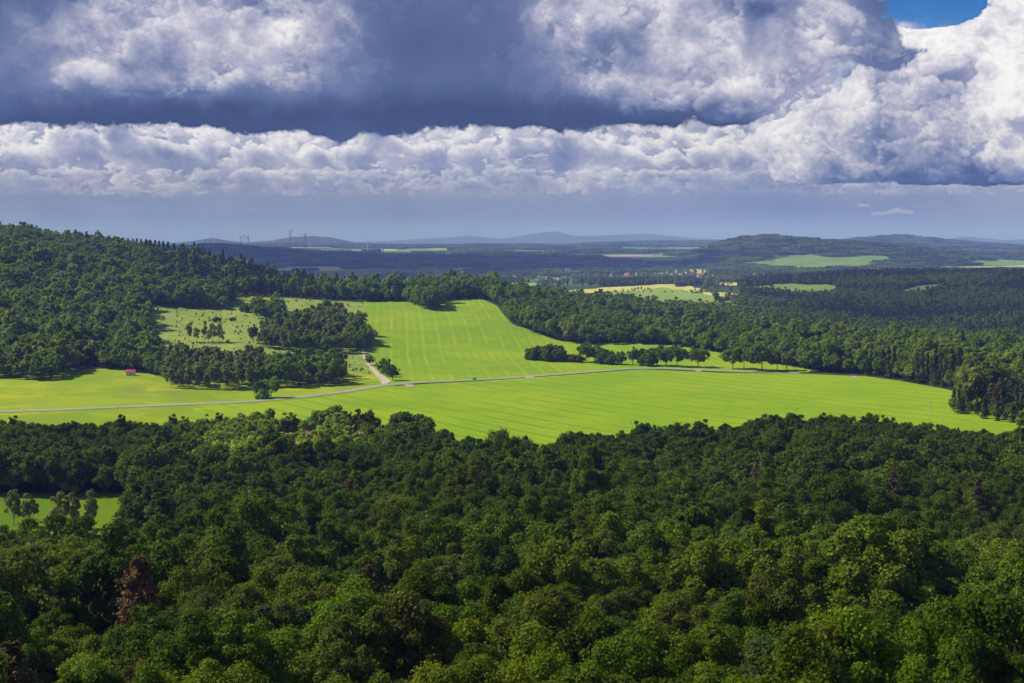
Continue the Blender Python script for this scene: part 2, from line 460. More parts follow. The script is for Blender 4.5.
far_polys = []
for i, (nm, mk, pts, d0) in enumerate(FAR):
    P = poly_w(pts, d0)
    far_polys.append(P)
    D = np.mean([p[1] for p in P])
    w = max(p[0] for p in P) - min(p[0] for p in P); hh = max(p[1] for p in P) - min(p[1] for p in P)
    st = max(14, D * .004, math.sqrt(w * hh / 9000))
    drape(nm, P, M[mk], st, .25 + D * .0004 + i * .004)

# road and track
road_px = [(-80,'D',1052),(0,412),(78,409.3),(180,405),(256,401.5),(300,397.3),(345,392),(380,385.8),(420,382.2),(475,380.2),(512,377.8),(560,374.3),(600,371.2),(632,368.4),(665,368.6),(700,370.2),(725,371.3),(768,372.5),(800,373.6)]
road_w = poly_w(road_px)
_r1 = densify(road_w, 12, False)
road, road_line = strip_sheet('road', road_w, 7.0, M['asphalt'], .46)
verge, _ = strip_sheet('road_verge', road_w, 14.0, grass_mat('mown_verge', (.21,.28,.02), (.26,.31,.03), (.19,.22,.04), .03), .36)
track, _ = strip_sheet('gravel_track', poly_w([(362,'D',1600),(363,352),(366,360),(371,367),(377,374),(382,380),(386,385)]), 4.0, M['gravel'], .40, 5, 6)
drape('gravel_yard', poly_w([(375,375),(381,374.5),(391,381),(388,384.5),(384,385)]), M['gravel'], 4, .50)
for pts in ([(402,384.6),(413,385),(416,387),(408,387.4)], [(524,377.6),(534,376.9),(534,379.2),(526,379.4)], [(695,370.4),(700,370.2),(702,372.2),(696,372)], [(850,376.2),(857,376.5),(857,378.4),(851,378.2)]):
    drape('field_entrance', poly_w(pts), M['soil'], 4, .54)
# ------------------------------------------------------------------ foliage materials
def leaf_mat(name, stops, trans=.28, var=.35, rough=.55):
    m, t = new_mat(name)
    oi = t.node('ShaderNodeObjectInfo'); ge = t.node('ShaderNodeNewGeometry')
    tc = t.node('ShaderNodeTexCoord').outputs['Object']
    c = t.ramp(oi.outputs['Random'], stops)
    pos = ge.outputs['Position']
    stand = t.noise(pos, .012, 2, .5)
    c = t.mix(t.m('MULTIPLY', t.sstep(stand, .45, .65), .35), c, tuple(stops[-2][1]))
    n = t.noise(tc, .55, 2, .5)
    c = t.mix(t.sstep(n, .35, .7), c, t.mix(.55, c, (.135, .155, .02)))
    k = t.m('ADD', 1 - var, t.m('MULTIPLY', ge.outputs['Random Per Island'], 2 * var))
    c = t.mix(1.0, c, t.node('ShaderNodeCombineColor', i={0: k, 1: k, 2: k}).outputs[0], 'MULTIPLY')
    p = t.node('ShaderNodeBsdfPrincipled', i={'Base Color': c, 'Roughness': rough, 'Specular IOR Level': .08})
    tr = t.node('ShaderNodeBsdfTranslucent', i={'Color': t.mix(1.0, c, (1.25, 1.35, .5), 'MULTIPLY')})
    mx = t.node('ShaderNodeMixShader', i={0: trans, 1: p.outputs[0], 2: tr.outputs[0]})
    t.node('ShaderNodeOutputMaterial', i={0: mx.outputs[0]})
    return m
LM_BROAD = leaf_mat('broadleaf_foliage', [(0, (0.056,0.107,0.007)), (.25, (0.081,0.156,0.009)), (.5, (0.111,0.194,0.009)), (.72, (0.147,0.232,0.010)), (.88, (0.186,0.243,0.016)), (1, (0.113,0.158,0.027))], .38)
LM_SUNLIT = leaf_mat('sunlit_foliage', [(0, (.20,.31,.020)), (.45, (.26,.37,.028)), (.8, (.34,.44,.05)), (1, (.40,.48,.10))], .42, .25)  # sunlight on the hamlet crowns put into the leaf colour
LM_MID = leaf_mat('brightened_foliage', [(0, (.066,.122,.008)), (.25, (.098,.182,.010)), (.5, (.135,.228,.011)), (.72, (.178,.268,.013)), (.88, (.220,.278,.022)), (1, (.145,.195,.036))], .42)  # broadleaf colours lightened so the farther woods look better lit
LM_BIRCH = leaf_mat('birch_foliage', [(0, (.16,.22,.06)), (.5, (.20,.255,.075)), (1, (.235,.255,.10))], .42)
LM_SPRUCE = leaf_mat('spruce_needles', [(0, (.034,.062,.020)), (.5, (.046,.078,.024)), (.8, (.065,.085,.028)), (1, (.085,.078,.035))], .1)
LM_DEAD = leaf_mat('withered_needles', [(0, (.115,.062,.034)), (.5, (.15,.082,.052)), (1, (.16,.115,.075))], .1)
BARK = plain('bark', (.10,.078,.058), .9, .3, 3)
BARK_PALE = plain('pale_bark', (.38,.35,.31), .8, .35, 2)
BARK_RED = plain('pine_bark', (.20,.10,.055), .85, .3, 2)

def unit(a): return a / (np.linalg.norm(a, axis=1)[:, None] + 1e-9)
def quads(C, N, size, rs, asp=.72):
    n = len(C)
    t1 = unit(np.cross(N, unit(rs.normal(size=(n, 3))))); t2 = np.cross(N, t1)
    s = size * rs.uniform(.55, 1.35, n)[:, None]
    a = t1 * s; b = t2 * s * asp
    bend = N * s * rs.uniform(-.25, .25, n)[:, None]
    V = np.stack([C - a, C - b * .9 + bend, C + a, C + b + bend], 1).reshape(-1, 3)
    return V
def broad_crown(seed, H, R, zb, nl, n, leaf, lobe=(.22, .36), top=1.0, gap=0.0):
    """crown from leafy boughs: nl boughs round a dome, n sprays of leaves"""
    rs = np.random.RandomState(seed)
    hc = (H - zb) / 2; zc = zb + hc
    d = unit(rs.normal(size=(nl * 6, 3))); d = d[d[:, 2] > -.62][:nl]
    nl = len(d)
    k = rs.uniform(.35, 1.0, nl)[:, None] ** .8
    Cn = d * k * np.array([R, R, hc])
    Cn[:, :2] *= rs.uniform(.85, 1.2, (nl, 1)) 
    Cn[:, 2] += zc
    rl = R * rs.uniform(lobe[0] * .7, lobe[1] * 1.1, nl)
    w = rl ** 2; w /= w.sum()
    m = int(n * 2.0)
    li = rs.choice(nl, m, p=w)
    out = unit(Cn - np.array([0, 0, zc - hc * .35]))
    dd = unit(rs.normal(size=(m, 3)) + out[li] * .75 + np.array([0, 0, .35]))
    rr = rl[li] * np.where(rs.rand(m) < .12, rs.uniform(1.05, 1.4, m), rs.uniform(.68, 1.08, m))
    sq = np.array([1, 1, .9])
    P = Cn[li] + dd * rr[:, None] * sq
    keep = np.ones(m, bool)
    for j in range(nl):
        q = (np.linalg.norm((P - Cn[j]) / sq, axis=1) < rl[j] * .72) & (li != j)
        keep &= ~q
    P = P[keep][:n]; dd = dd[keep][:n]; 
    N = unit(dd * .85 + np.array([0, 0, .25]) + rs.normal(size=P.shape) * .5)
    V = quads(P, N, leaf, rs)
    return V, np.arange(len(V)).reshape(-1, 4), Cn, rl
def cone_crown(seed, H, R, zb, n, leaf, whorls=16, droop=.35, sparse=0.0, power=.85):
    rs = np.random.RandomState(seed)
    P = []; N = []; ax = []
    per = n // (whorls * 7)
    for wv in range(whorls):
        f = wv / whorls; z = zb + (H - zb) * (f ** .92)
        rr = R * (1 - f) ** power * rs.uniform(.8, 1.15) + .25
        nb = rs.randint(5, 9)
        for b in range(nb):
            if rs.rand() < sparse: continue
            a = rs.uniform(0, 2 * math.pi); L = rr * rs.uniform(.65, 1.15)
            s = np.sqrt(rs.uniform(.03, 1, max(2, per)))
            q = np.stack([np.cos(a) * L * s, np.sin(a) * L * s, z - droop * L * s ** 1.6 + .18 * L * s], 1)
            wd = .22 * L * (1.15 - s) + .12
            q += rs.normal(size=q.shape) * np.stack([wd, wd, wd * .8], 1); q[:, 2] += rs.uniform(-.45, .45)
            P.append(q)
            N.append(unit(np.array([np.cos(a) * .45, np.sin(a) * .45, .8]) + rs.normal(size=q.shape) * .45))
            ax.append((z, a, L))
    P = np.concatenate(P); N = np.concatenate(N)
    V = quads(P, N, leaf, rs, .6)
    return V, np.arange(len(V)).reshape(-1, 4), ax
def trunk_mesh(seed, H, r, Cn, rl, mat, zb, n=7, limbs=9, lean=.03):
    rs = np.random.RandomState(seed + 900)
    mb = MB()
    px, py = rs.uniform(-1, 1, 2) * H * lean
    pts = [(0, 0, -1.2), (0, 0, .3), (px * .3, py * .3, zb * .6), (px, py, zb + (H - zb) * .35), (px * 1.3, py * 1.3, zb + (H - zb) * .8)]
    mb.tube(pts, [r * 1.35, r * 1.05, r * .85, r * .55, r * .12], n)
    if Cn is not None:
        idx = np.argsort(-rl)[:limbs]
        for j in idx:
            c = Cn[j]; z0 = min(c[2] - .6, zb + (c[2] - zb) * rs.uniform(.2, .5))
            k = max(0., min(1, z0 / (zb + (H - zb) * .35)))
            p0 = Vector((px * k, py * k, z0)); p2 = Vector(c)
            p1 = p0.lerp(p2, .5) + Vector((0, 0, -.08 * H * .3))
            mb.tube([p0, p1, p2], [r * .42, r * .28, r * .08], 5, False)
    return mb.mesh('trunk', mat, True)

PROTO = bpy.data.collections.new('tree_stock')      # meshes handed to the woodland scatter; not linked to the scene
STOCK = {}
def stock(key, me):
    o = bpy.data.objects.new('%03d_%s' % (len(PROTO.objects), key), me)
    PROTO.objects.link(o); STOCK.setdefault(key, []).append(len(PROTO.objects) - 1)
def merged(name, V, Fc, mat, trunk=None, tmat=None):
    me = mesh_np(name, V, Fc, mat)
    if trunk is not None:
        import bmesh
        bm = bmesh.new(); bm.from_mesh(me); k = len(bm.faces)
        bm.from_mesh(trunk); bm.faces.ensure_lookup_table()
        for f in bm.faces[k:]: f.material_index = 1
        bm.to_mesh(me); bm.free(); me.materials.append(tmat)
    return me

# nearest trees: crown and trunk kept apart as parts
NEAR = []
shapes = [(18, 5.0, 3.5, 56), (16, 5.6, 3.0, 64), (21, 4.2, 5.0, 50), (17, 6.2, 3.5, 76), (15, 4.2, 3.2, 42), (20, 5.2, 4.5, 60), (14, 4.7, 2.6, 46), (18.5, 5.8, 4.2, 66)]
for i, (H, R, zb, nl) in enumerate(shapes):
    V, Fc, Cn, rl = broad_crown(11 + i * 3, H, R, zb, nl, 30000 if i != 3 else 38000, .175, (.17, .30) if i % 2 else (.20, .34))
    NEAR.append((mesh_np('crown', V, Fc, LM_BROAD), trunk_mesh(i, H, .24, Cn, rl, BARK, zb, 8, 14), H, R))
for i, (H, R, zb, nl) in enumerate(shapes):
    V, Fc, Cn, rl = broad_crown(111 + i * 5, H, R, zb, nl - 8, 14000, .26, (.18, .34))
    stock('b1', merged('crown', V, Fc, LM_BROAD, trunk_mesh(i, H, .24, Cn, rl, BARK, zb, 6, 8), BARK))
for i, (H, R, zb, nl) in enumerate(shapes):
    V, Fc, Cn, rl = broad_crown(211 + i * 5, H, R, zb, nl - 24, 3000, .54, (.25, .40))
    stock('b2', merged('crown', V, Fc, LM_BROAD, trunk_mesh(i, H, .24, Cn, rl, BARK, zb, 5, 4), BARK))
for i, (H, R, zb, nl) in enumerate(shapes):
    V, Fc, Cn, rl = broad_crown(311 + i * 5, H, R, zb, max(16, nl - 34), 1000, .9, (.28, .44))
    stock('b3', merged('crown', V, Fc, LM_MID, trunk_mesh(i, H, .24, None, None, BARK, zb, 4), BARK))
for i, (H, R, zb, nl) in enumerate(shapes[:5]):
    V, Fc, Cn, rl = broad_crown(411 + i * 5, H, R, 1.5, 16, 300, 1.5, (.30, .46))
    stock('b4', mesh_np('crown', V, Fc, LM_MID))
for i, (H, R, zb, nl) in enumerate(shapes[:3]):
    V, Fc, Cn, rl = broad_crown(511 + i * 5, H, R, zb, 26, 2600, .62, (.25, .40))
    stock('sunlit2', merged('crown', V, Fc, LM_SUNLIT, trunk_mesh(i, H, .24, Cn, rl, BARK, zb, 5, 4), BARK))
for i, (H, R, zb) in enumerate([(17, 3.2, 2.5), (19, 3.0, 3.5), (16, 3.6, 2.0), (20, 3.4, 4)]):
    V, Fc, Cn, rl = broad_crown(611 + i * 5, H, R, zb, 22, 900, .85, (.30, .48))
    stock('birch3', merged('crown', V, Fc, LM_BIRCH, trunk_mesh(i, H, .2, None, None, BARK_PALE, zb, 4), BARK_PALE))
for i, (H, R, zb) in enumerate([(20, 2.9, 2.0), (23, 3.1, 3.0), (18, 2.6, 1.5), (25, 3.0, 5)]):
    for key, n, lf, wh in (('s1', 4200, .42, 18), ('s3', 800, .9, 12), ('s4', 220, 1.7, 8)):
        V, Fc, ax = cone_crown(711 + i * 5, H, R, zb, n, lf, wh)
        tr = trunk_mesh(i, H, .22, None, None, BARK, H * .9, 5, lean=.0)
        stock(key, merged('crown', V, Fc, LM_SPRUCE, tr, BARK))
for i, (H, R, zb) in enumerate([(19, 2.7, 2.0), (22, 2.8, 3.0), (17, 2.5, 2.5)]):
    V, Fc, ax = cone_crown(811 + i * 5, H, R, zb, 520, 1.0, 12, .4, .25)
    stock('d3', merged('crown', V, Fc, LM_DEAD, trunk_mesh(i, H, .2, None, None, BARK, H * .9, 4, lean=0), BARK))
def blob_patch(seed, size, n, mat, hmin, hmax, con=.2):
    """a hectare of far woodland, a few dozen facets per crown"""
    rs = np.random.RandomState(seed); Vs = []
    for k in range(n):
        x, y = rs.uniform(-size / 2, size / 2, 2); H = rs.uniform(hmin, hmax); R = rs.uniform(3.6, 6.2)
        if rs.rand() < con: R *= .6; H *= 1.15
        q = 15
        d = unit(rs.normal(size=(q, 3)) + np.array([0, 0, .55]))
        P = d * np.array([R, R, H * .45]) * .8 + np.array([x, y, H * .55])
        Vs.append(quads(P, unit(d + rs.normal(size=d.shape) * .35), R * .62, rs, .9))
    V = np.concatenate(Vs)
    return mesh_np('canopy', V, np.arange(len(V)).reshape(-1, 4), mat)
for i in range(5):
    stock('patch', blob_patch(900 + i, 104, 200, LM_BROAD if i < 3 else LM_SPRUCE, 12, 19, .2 if i < 3 else .8))
# ------------------------------------------------------------------ where woods grow
def jgrid(P, step, jit=.42):
    Pa = np.array(P); x0, y0 = Pa.min(0); x1, y1 = Pa.max(0)
    gx, gy = np.meshgrid(np.arange(x0, x1, step), np.arange(y0, y1, step * .9))
    gx[1::2] += step / 2
    gx = gx.ravel() + rs.uniform(-jit, jit, gx.size) * step; gy = gy.ravel() + rs.uniform(-jit, jit, gy.size) * step
    ok = inside(P, gx, gy)
    return gx[ok], gy[ok]
def DP(pts): return [pd(a, b) for a, b in pts]
def MP(pts, D0=420.): return poly_w(pts, D0)

FG = DP([(-150,108),(-150,536),(60,540),(100,552),(128,590),(133,728),(-150,742),(-150,915),(60,905),(160,912),(200,920),(250,935),(330,935),(405,930),(424,905),(432,850),(470,775),(512,750),(560,785),(610,825),(650,855),(700,862),(735,850),(770,900),(830,915),(900,885),(950,850),(1030,815),(1200,820),(1200,108)])
LEFT = MP([(-140,'D',1310),(-20,376),(6,378),(40,381.5),(62,378),(80,371),(86,365),(100,368),(130,372),(163,377.5),(168,388),(200,390),(250,389.5),(268,388),(300,386.5),(328,386),(343,383),(346,'D',1400),(300,'D',1405),(200,'D',1410),(163,'D',1420),(152,'D',1500),(146,'D',1700),(150,'D',1930),(232,'D',1950),(238,'D',2040),(262,'D',2060),(300,'D',2075),(375,'D',2075),(402,'D',2085),(418,'D',1990),(430,'D',1950),(442,'D',1990),(446,'D',2085),(488,'D',2100),(500,'D',2010),(512,325),(530,332),(545,337),(556,341),(590,345),(630,344),(665,345),(700,350),(722,354),(745,360),(790,367),(828,373),(868,375),(900,381),(945,389),(967,394),(957,400),(949,413),(985,420),(1040,427),(1200,'D',1000),(1200,'D',1650),(1040,'D',1700),(950,'D',1800),(880,'D',1800),(800,'D',1860),(700,'D',1930),(600,'D',2090),(500,'D',2380),(400,'D',2600),(300,'D',2750),(200,'D',2850),(-140,'D',2950)])
MIDW = MP([(256,347),(275,350),(292,353),(335,353),(360,351),(371,346),(369,'D',1660),(350,'D',1760),(332,'D',1830),(300,'D',1780),(285,'D',1690),(262,'D',1640)])
MIDW2 = MP([(252,'D',1800),(285,'D',1810),(288,'D',1900),(255,'D',1900)])
UPW = MP([(150,'D',1895),(226,'D',1900),(230,'D',1960),(150,'D',1990)])
HILLC = MP([(172,'D',1985),(205,'D',1990),(210,'D',2040),(180,'D',2040)])      # a grassy gap
RIGHTV = DP([(480,2350),(600,2250),(700,2150),(800,2050),(880,1940),(960,1850),(1060,1760),(1250,1650),(1250,4700),(480,4700)])
HAM = DP([(203,735),(330,735),(410,850),(436,880),(430,965),(200,965)])

PTS = {k: [] for k in ('broad', 'con')}
def put(kind, x, y, idx, s, tilt=0):
    PTS[kind].append(np.column_stack([x, y, idx, s]))
def choose(key, n): return np.array(STOCK[key])[rs.randint(0, len(STOCK[key]), n)]

fx, fy = jgrid(FG, 7.6)
frs = np.hypot(fx, fy)
# thinner wedge: leave out what can never come near the view
ok = (np.abs(fx) < fy * .46 + 30) & ((fy > 134) | (np.abs(fx) > fy * .40 + 14))
fx, fy = fx[ok], fy[ok]; fr = np.hypot(fx, fy)
fpx, fpy = project(fx, fy, height(fx, fy) + 13)
# ------------------------------------------------------------------ trees one can tell apart
ORD = 'first second third fourth fifth sixth seventh eighth ninth tenth eleventh twelfth thirteenth fourteenth fifteenth sixteenth seventeenth eighteenth nineteenth twentieth'.split()
TENS = {20: 'twenty', 30: 'thirty', 40: 'forty', 50: 'fifty', 60: 'sixty'}
def ordw(n):
    if n <= 20: return ORD[n - 1]
    t_, u = divmod(n, 10)
    return TENS[t_ * 10][:-1] + 'ieth' if u == 0 else TENS[t_ * 10] + '-' + ORD[u - 1]
def own_leaf(name, trans=.28, var=.35):
    """foliage whose hue is set on each crown object"""
    m, t = new_mat(name)
    oi = t.node('ShaderNodeObjectInfo'); ge = t.node('ShaderNodeNewGeometry')
    tc = t.node('ShaderNodeTexCoord').outputs['Object']
    c = oi.outputs['Color']
    n = t.noise(tc, .55, 2, .5)
    c = t.mix(t.sstep(n, .35, .7), c, t.mix(1.0, c, (1.5, 1.4, .9), 'MULTIPLY'))
    k = t.m('ADD', 1 - var, t.m('MULTIPLY', ge.outputs['Random Per Island'], 2 * var))
    c = t.mix(1.0, c, t.node('ShaderNodeCombineColor', i={0: k, 1: k, 2: k}).outputs[0], 'MULTIPLY')
    p = t.node('ShaderNodeBsdfPrincipled', i={'Base Color': c, 'Roughness': .55, 'Specular IOR Level': .08})
    tr = t.node('ShaderNodeBsdfTranslucent', i={'Color': t.mix(1.0, c, (1.25, 1.35, .5), 'MULTIPLY')})
    mx = t.node('ShaderNodeMixShader', i={0: trans, 1: p.outputs[0], 2: tr.outputs[0]})
    t.node('ShaderNodeOutputMaterial', i={0: mx.outputs[0]})
    return m
LM_OWN = own_leaf('own_foliage', .36); LM_NEEDLE = own_leaf('own_needles', .1)
HUES = {'dark green': (.064, .112, .006), 'mid green': (.100, .162, .007), 'fresh green': (.128, .200, .008), 'yellowish green': (.170, .210, .010), 'olive green': (.105, .130, .020), 'grey green': (.078, .115, .036)}
FORM = ['broad round', 'wide spreading', 'tall narrow', 'widest many-headed', 'small round', 'tall', 'low bushy', 'full spreading']
for me, tr, H, R in NEAR: me.materials.clear(); me.materials.append(LM_OWN)
def place(name, crown, trunk, x, y, s, label, cat, group, hue, rz=None, sz=None, dz=0.0):
    e = empty(name, (x, y, hz(x, y) + dz)); e.rotation_euler = (0, 0, random.uniform(0, 6.28) if rz is None else rz)
    e.scale = (s, s, (sz or s))
    tag(e, label, cat, group)
    c = obj_of('crown', crown, e); c.color = tuple(hue) + (1,)
    if trunk: obj_of('trunk', trunk, e)
    return e
def jh(h, k=.12): return tuple(v * random.uniform(1 - k, 1 + k) for v in h)
BLOCK = []
# odd trees of the front woods: withered spruces and pines
def canopy_D(px, py, h=16.0, d0=110):
    D = np.linspace(d0, 1400, 1300); x = (px - 512) / F * D
    pyy = project(x, D, height(x, D) + h)[1]
    return float(D[int(np.argmax(pyy <= py))])
def conifer_pair(seed, H, R, zb, n, leaf, wh, droop, sparse, tmat, power=.85, r=.25):
    V, Fc, ax = cone_crown(seed, H, R, zb, n, leaf, wh, droop, sparse, power)
    mb = MB(); mb.tube([(0, 0, -1.2), (0, 0, .3), (.15, .1, H * .5), (.1, 0, H * .97)], [r * 1.4, r, r * .7, .04], 8)
    for (z, a, L) in ax[::2]:
        L *= .8
        mb.tube([(0, 0, z), (math.cos(a) * L * .5, math.sin(a) * L * .5, z - droop * .3 * L), (math.cos(a) * L, math.sin(a) * L, z - droop * .85 * L)], [.07, .045, .015], 4, False)
    return mesh_np('crown', V, Fc, LM_NEEDLE), mb.mesh('trunk', tmat, True), H
BIGDEAD = conifer_pair(51, 22, 5.0, 5, 12000, .24, 30, .10, .35, BARK_RED, .62, .3)
PINE = conifer_pair(52, 21, 4.6, 7, 11000, .24, 22, -.05, .3, BARK_RED, .5, .3)
DEAD = [conifer_pair(60 + i, 19 + i * 2, 3.3, 3, 1800, .42, 18, .3, .45, BARK, .8) for i in range(3)]
BROWN = (.135, .085, .040); PURP = (.19, .12, .09); RUST = (.16, .062, .028); OLV = (.115, .120, .038)
ODD = [  # px, py of the tree top, mesh, hue, scale, name, label
 (140, 556, BIGDEAD, BROWN, 1.05, 'withered_pine', 'largest rusty brown pine, standing at the lower left among green crowns'),
 (64, 566, BIGDEAD, (.10,.068,.03), .85, 'withered_pine', 'brown pine left of the largest rusty brown one, half hidden by green crowns'),
 (14, 640, BIGDEAD, (.10,.078,.034), .8, 'withered_pine', 'dull brown pine at the bottom left corner'),
 (445, 566, PINE, OLV, 1.05, 'pine_tree', 'tall olive pine with reddish trunk, low centre left'),
 (372, 566, PINE, (.09,.072,.03), .75, 'pine_tree', 'smaller brownish pine just left of the tall olive pine'),
 (850, 545, PINE, (.06,.072,.024), .85, 'pine_tree', 'dark pine standing low on the right among round crowns'),
 (351, 480, DEAD[0], RUST, .95, 'dead_spruce', 'rust red spruce below the hamlet trees'),
 (523, 484, DEAD[0], RUST, .85, 'dead_spruce', 'rust red spruce at the very centre of the wood'),
 (578, 474, DEAD[1], PURP, .85, 'dead_spruce', 'first of the purplish bare spruces right of the centre rust red one'),
 (594, 480, DEAD[2], PURP, .85, 'dead_spruce', 'second of the purplish bare spruces right of centre'),
 (612, 490, DEAD[1], PURP, .8, 'dead_spruce', 'lowest of the purplish bare spruces right of centre'),
 (634, 470, DEAD[0], PURP, .8, 'dead_spruce', 'purplish bare spruce at the upper right end of the central group'),
 (683, 472, DEAD[2], PURP, .75, 'dead_spruce', 'lone pinkish bare spruce between the central and the right groups'),
 (628, 525, DEAD[0], RUST, .7, 'dead_spruce', 'small rusty brown spruce low right of centre'),
 (742, 460, DEAD[1], PURP, .9, 'dead_spruce', 'left one of two grey purple dead spruces near the field edge wood'),
 (756, 460, DEAD[2], PURP, .95, 'dead_spruce', 'right one of two grey purple dead spruces near the field edge wood'),
 (810, 474, DEAD[0], (.17,.10,.08), .75, 'dead_spruce', 'pale pinkish dead spruce left of the bare skeleton spruces'),
 (868, 462, DEAD[1], PURP, .9, 'dead_spruce', 'dead spruce above and left of the tallest bare one on the right'),
 (893, 472, DEAD[2], (.12,.085,.07), 1.15, 'dead_spruce', 'tallest bare dead spruce, in the dark hollow on the right'),
 (909, 486, DEAD[0], (.07,.10,.03), .85, 'spruce_tree', 'green spruce beside the tallest bare dead one'),
 (978, 478, DEAD[1], (.10,.08,.05), 1.2, 'dead_spruce', 'brownish spruce with a visible trunk near the right edge'),
 (477, 478, DEAD[2], PURP, .7, 'dead_spruce', 'small greyish dead spruce between the two rust red ones'),
 (699, 428, DEAD[0], RUST, .5, 'dead_spruce', 'tiny rust red spruce top at the field edge, centre right'),
 (958, 428, DEAD[1], (.10,.07,.04), .75, 'dead_spruce', 'brown spruce top at the field edge near the right border'),
 (420, 508, DEAD[2], RUST, .55, 'dead_spruce', 'small rusty spruce right of and below the left rust red one'),
]
gcat = {'withered_pine': 'pine', 'pine_tree': 'pine', 'dead_spruce': 'spruce', 'spruce_tree': 'spruce'}
NEARD = {140: 235, 64: 262, 14: 160, 445: 240, 372: 275, 850: 290}
for px, py, (cm, tm, H), hue, s, nm, lb in ODD:
    s *= 1.18
    D = NEARD.get(px) or canopy_D(px, py, H * s * .97)
    if px in NEARD: s = (z_at(px, py, D) - hz((px - 512) / F * D, D)) / H * (1.0)
    x = (px - 512) / F * (D * cP + (CAM - hz((px - 512) / F * D, D) - 10) * sP)
    place(nm, cm, tm, x, D, s, lb, gcat[nm], 'withered conifers in the front woods' if nm != 'pine_tree' else 'pines in the front woods', hue)
    BLOCK.append((x, D, 5.5 * s + 1.5)); 
    if D < 300: BLOCK += [(x * (1 - q / D), D - q, 6.5) for q in (8, 16)]
k = np.ones(len(fx), bool)
for bx, by, br in BLOCK: k &= np.hypot(fx - bx, fy - by) > br
fx, fy = fx[k], fy[k]
tpx, tpy = project(fx, fy, height(fx, fy) + 15); r_ = np.hypot(fx, fy)
bpx, bpy_ = project(fx, fy, height(fx, fy) + 12)
vis = (tpx > -30) & (tpx < 1054) & (tpy < 735)
order = np.argsort(np.where(vis, r_, 1e9))[:300]
chosen = np.zeros(len(fx), bool); chosen[order] = True
NX, NY = fx[chosen], fy[chosen]
npx, npy = project(NX, NY, height(NX, NY) + 16)
rows = np.argsort(-npy); nrow = 12; lab = [None] * len(rows)
hues = list(HUES); wts = [22, 30, 16, 10, 14, 8]
hk = [random.choices(hues, wts)[0] for _ in rows]; fk = [random.randrange(len(NEAR)) for _ in rows]
for rI in range(nrow):
    ids = rows[rI * len(rows) // nrow:(rI + 1) * len(rows) // nrow]
    ids = sorted(ids, key=lambda i: npx[i])
    for j, i in enumerate(ids):
        rowt = 'the bottom row of crowns' if rI == 0 else 'the %s row of crowns up' % ordw(rI + 1)
        lab[i] = '%s %s tree, %s from the left in %s' % (hk[i], FORM[fk[i]], ordw(j + 1), rowt)
for i in range(len(NX)):
    me, tr, H, R = NEAR[fk[i]]
    s = random.uniform(.82, 1.12) * (1.0 + .12 * math.sin(NX[i] / 31 + NY[i] / 23))
    place('broadleaf_tree', me, tr, NX[i], NY[i], s, lab[i], 'tree', 'broadleaf trees of the front slope', jh(HUES[hk[i]]), sz=s * random.uniform(.88, 1.12))
fx, fy = fx[~chosen], fy[~chosen]
NEAR_D = 0

# middle-distance trees standing free
def pair(seed, H, R, zb, nl, n, leaf, bark, lobe=(.25, .4), limbs=8):
    V, Fc, Cn, rl = broad_crown(seed, H, R, zb, nl, n, leaf, lobe)
    return mesh_np('crown', V, Fc, LM_OWN), trunk_mesh(seed, H, .24, Cn, rl, bark, zb, 6, limbs), H
ROUND = [pair(70 + i, 10, 4.4 + .4 * i, .9 + .2 * i, 34, 2200, .48, BARK, (.2, .36)) for i in range(3)]
SLIM = [pair(80 + i, 10, 2.5 + .3 * i, .6, 30, 1500, .45, BARK, (.26, .46)) for i in range(3)]
TALL = [pair(85 + i, 10, 1.7 + .25 * i, 1.6, 34, 1100, .42, BARK_PALE, (.22, .45)) for i in range(3)]
BUSH = [pair(90 + i, 10, 8.5, .2, 24, 1500, 1.1, BARK, (.28, .45), 3) for i in range(2)]
DG, MG, FGN, OG, GG = HUES['dark green'], HUES['mid green'], HUES['fresh green'], HUES['olive green'], HUES['grey green']
def free(px, py, hpx, kind, hue, nm, lb, group, d0=1000, cat='tree', D=None, wid=1.0):
    x, y = gp(px, py, d0) if D is None else pd(px, D)
    cm, tm, H = random.choice(kind)
    s = 1.12 * hpx * y / F / H
    e = place(nm, cm, tm, x, y, s * wid, lb, cat, group, jh(hue, .06), sz=s)
    BLOCK.append((x, y, 7.0)); return e
G1 = 'trees in the row along the field road'
for px, py, hp, kd, hu, lb in [
 (566,361.5,8,SLIM,DG,'small dark bushy tree in the middle of the long hedge'),
 (587,362.5,17,ROUND,DG,'dark round tree, taller left one of two at the hedge'),
 (598,363,17,SLIM,MG,'lighter slender tree right of the dark round hedge tree'),
 (622,365,13,SLIM,DG,'dark pointed tree at the right end of the long hedge'),
 (633,365.5,17,SLIM,GG,'grey green slim tree, left one of the pair after the hedge'),
 (641,365.5,16,SLIM,GG,'grey green slim tree, right one of the pair after the hedge'),
 (657,366,18,ROUND,DG,'dark full tree at the left of the dense roadside trio'),
 (666,366.5,18,SLIM,MG,'slender tree in the middle of the dense roadside trio'),
 (677,367,19,ROUND,DG,'round tree at the right of the dense roadside trio'),
 (698,367.6,18,ROUND,OG,'lone round tree standing apart between the roadside trio and the right group'),
 (733,369,20,ROUND,MG,'large round tree, leftmost of the right roadside group'),
 (744,369,19,TALL,OG,'olive tree close behind the large round one in right roadside group'),
 (762,371,24,ROUND,DG,'tallest dark tree of the right roadside group'),
 (777,370,16,TALL,OG,'thin pale tree just right of the tallest roadside tree'),
 (787,370.5,17,SLIM,OG,'second thin pale tree right of the tallest roadside tree'),
 (812,371.5,19,ROUND,MG,'round tree at the right end of the row near the wood'),
 ]: free(px, py, hp, kd, hu, 'roadside_tree', lb, G1)
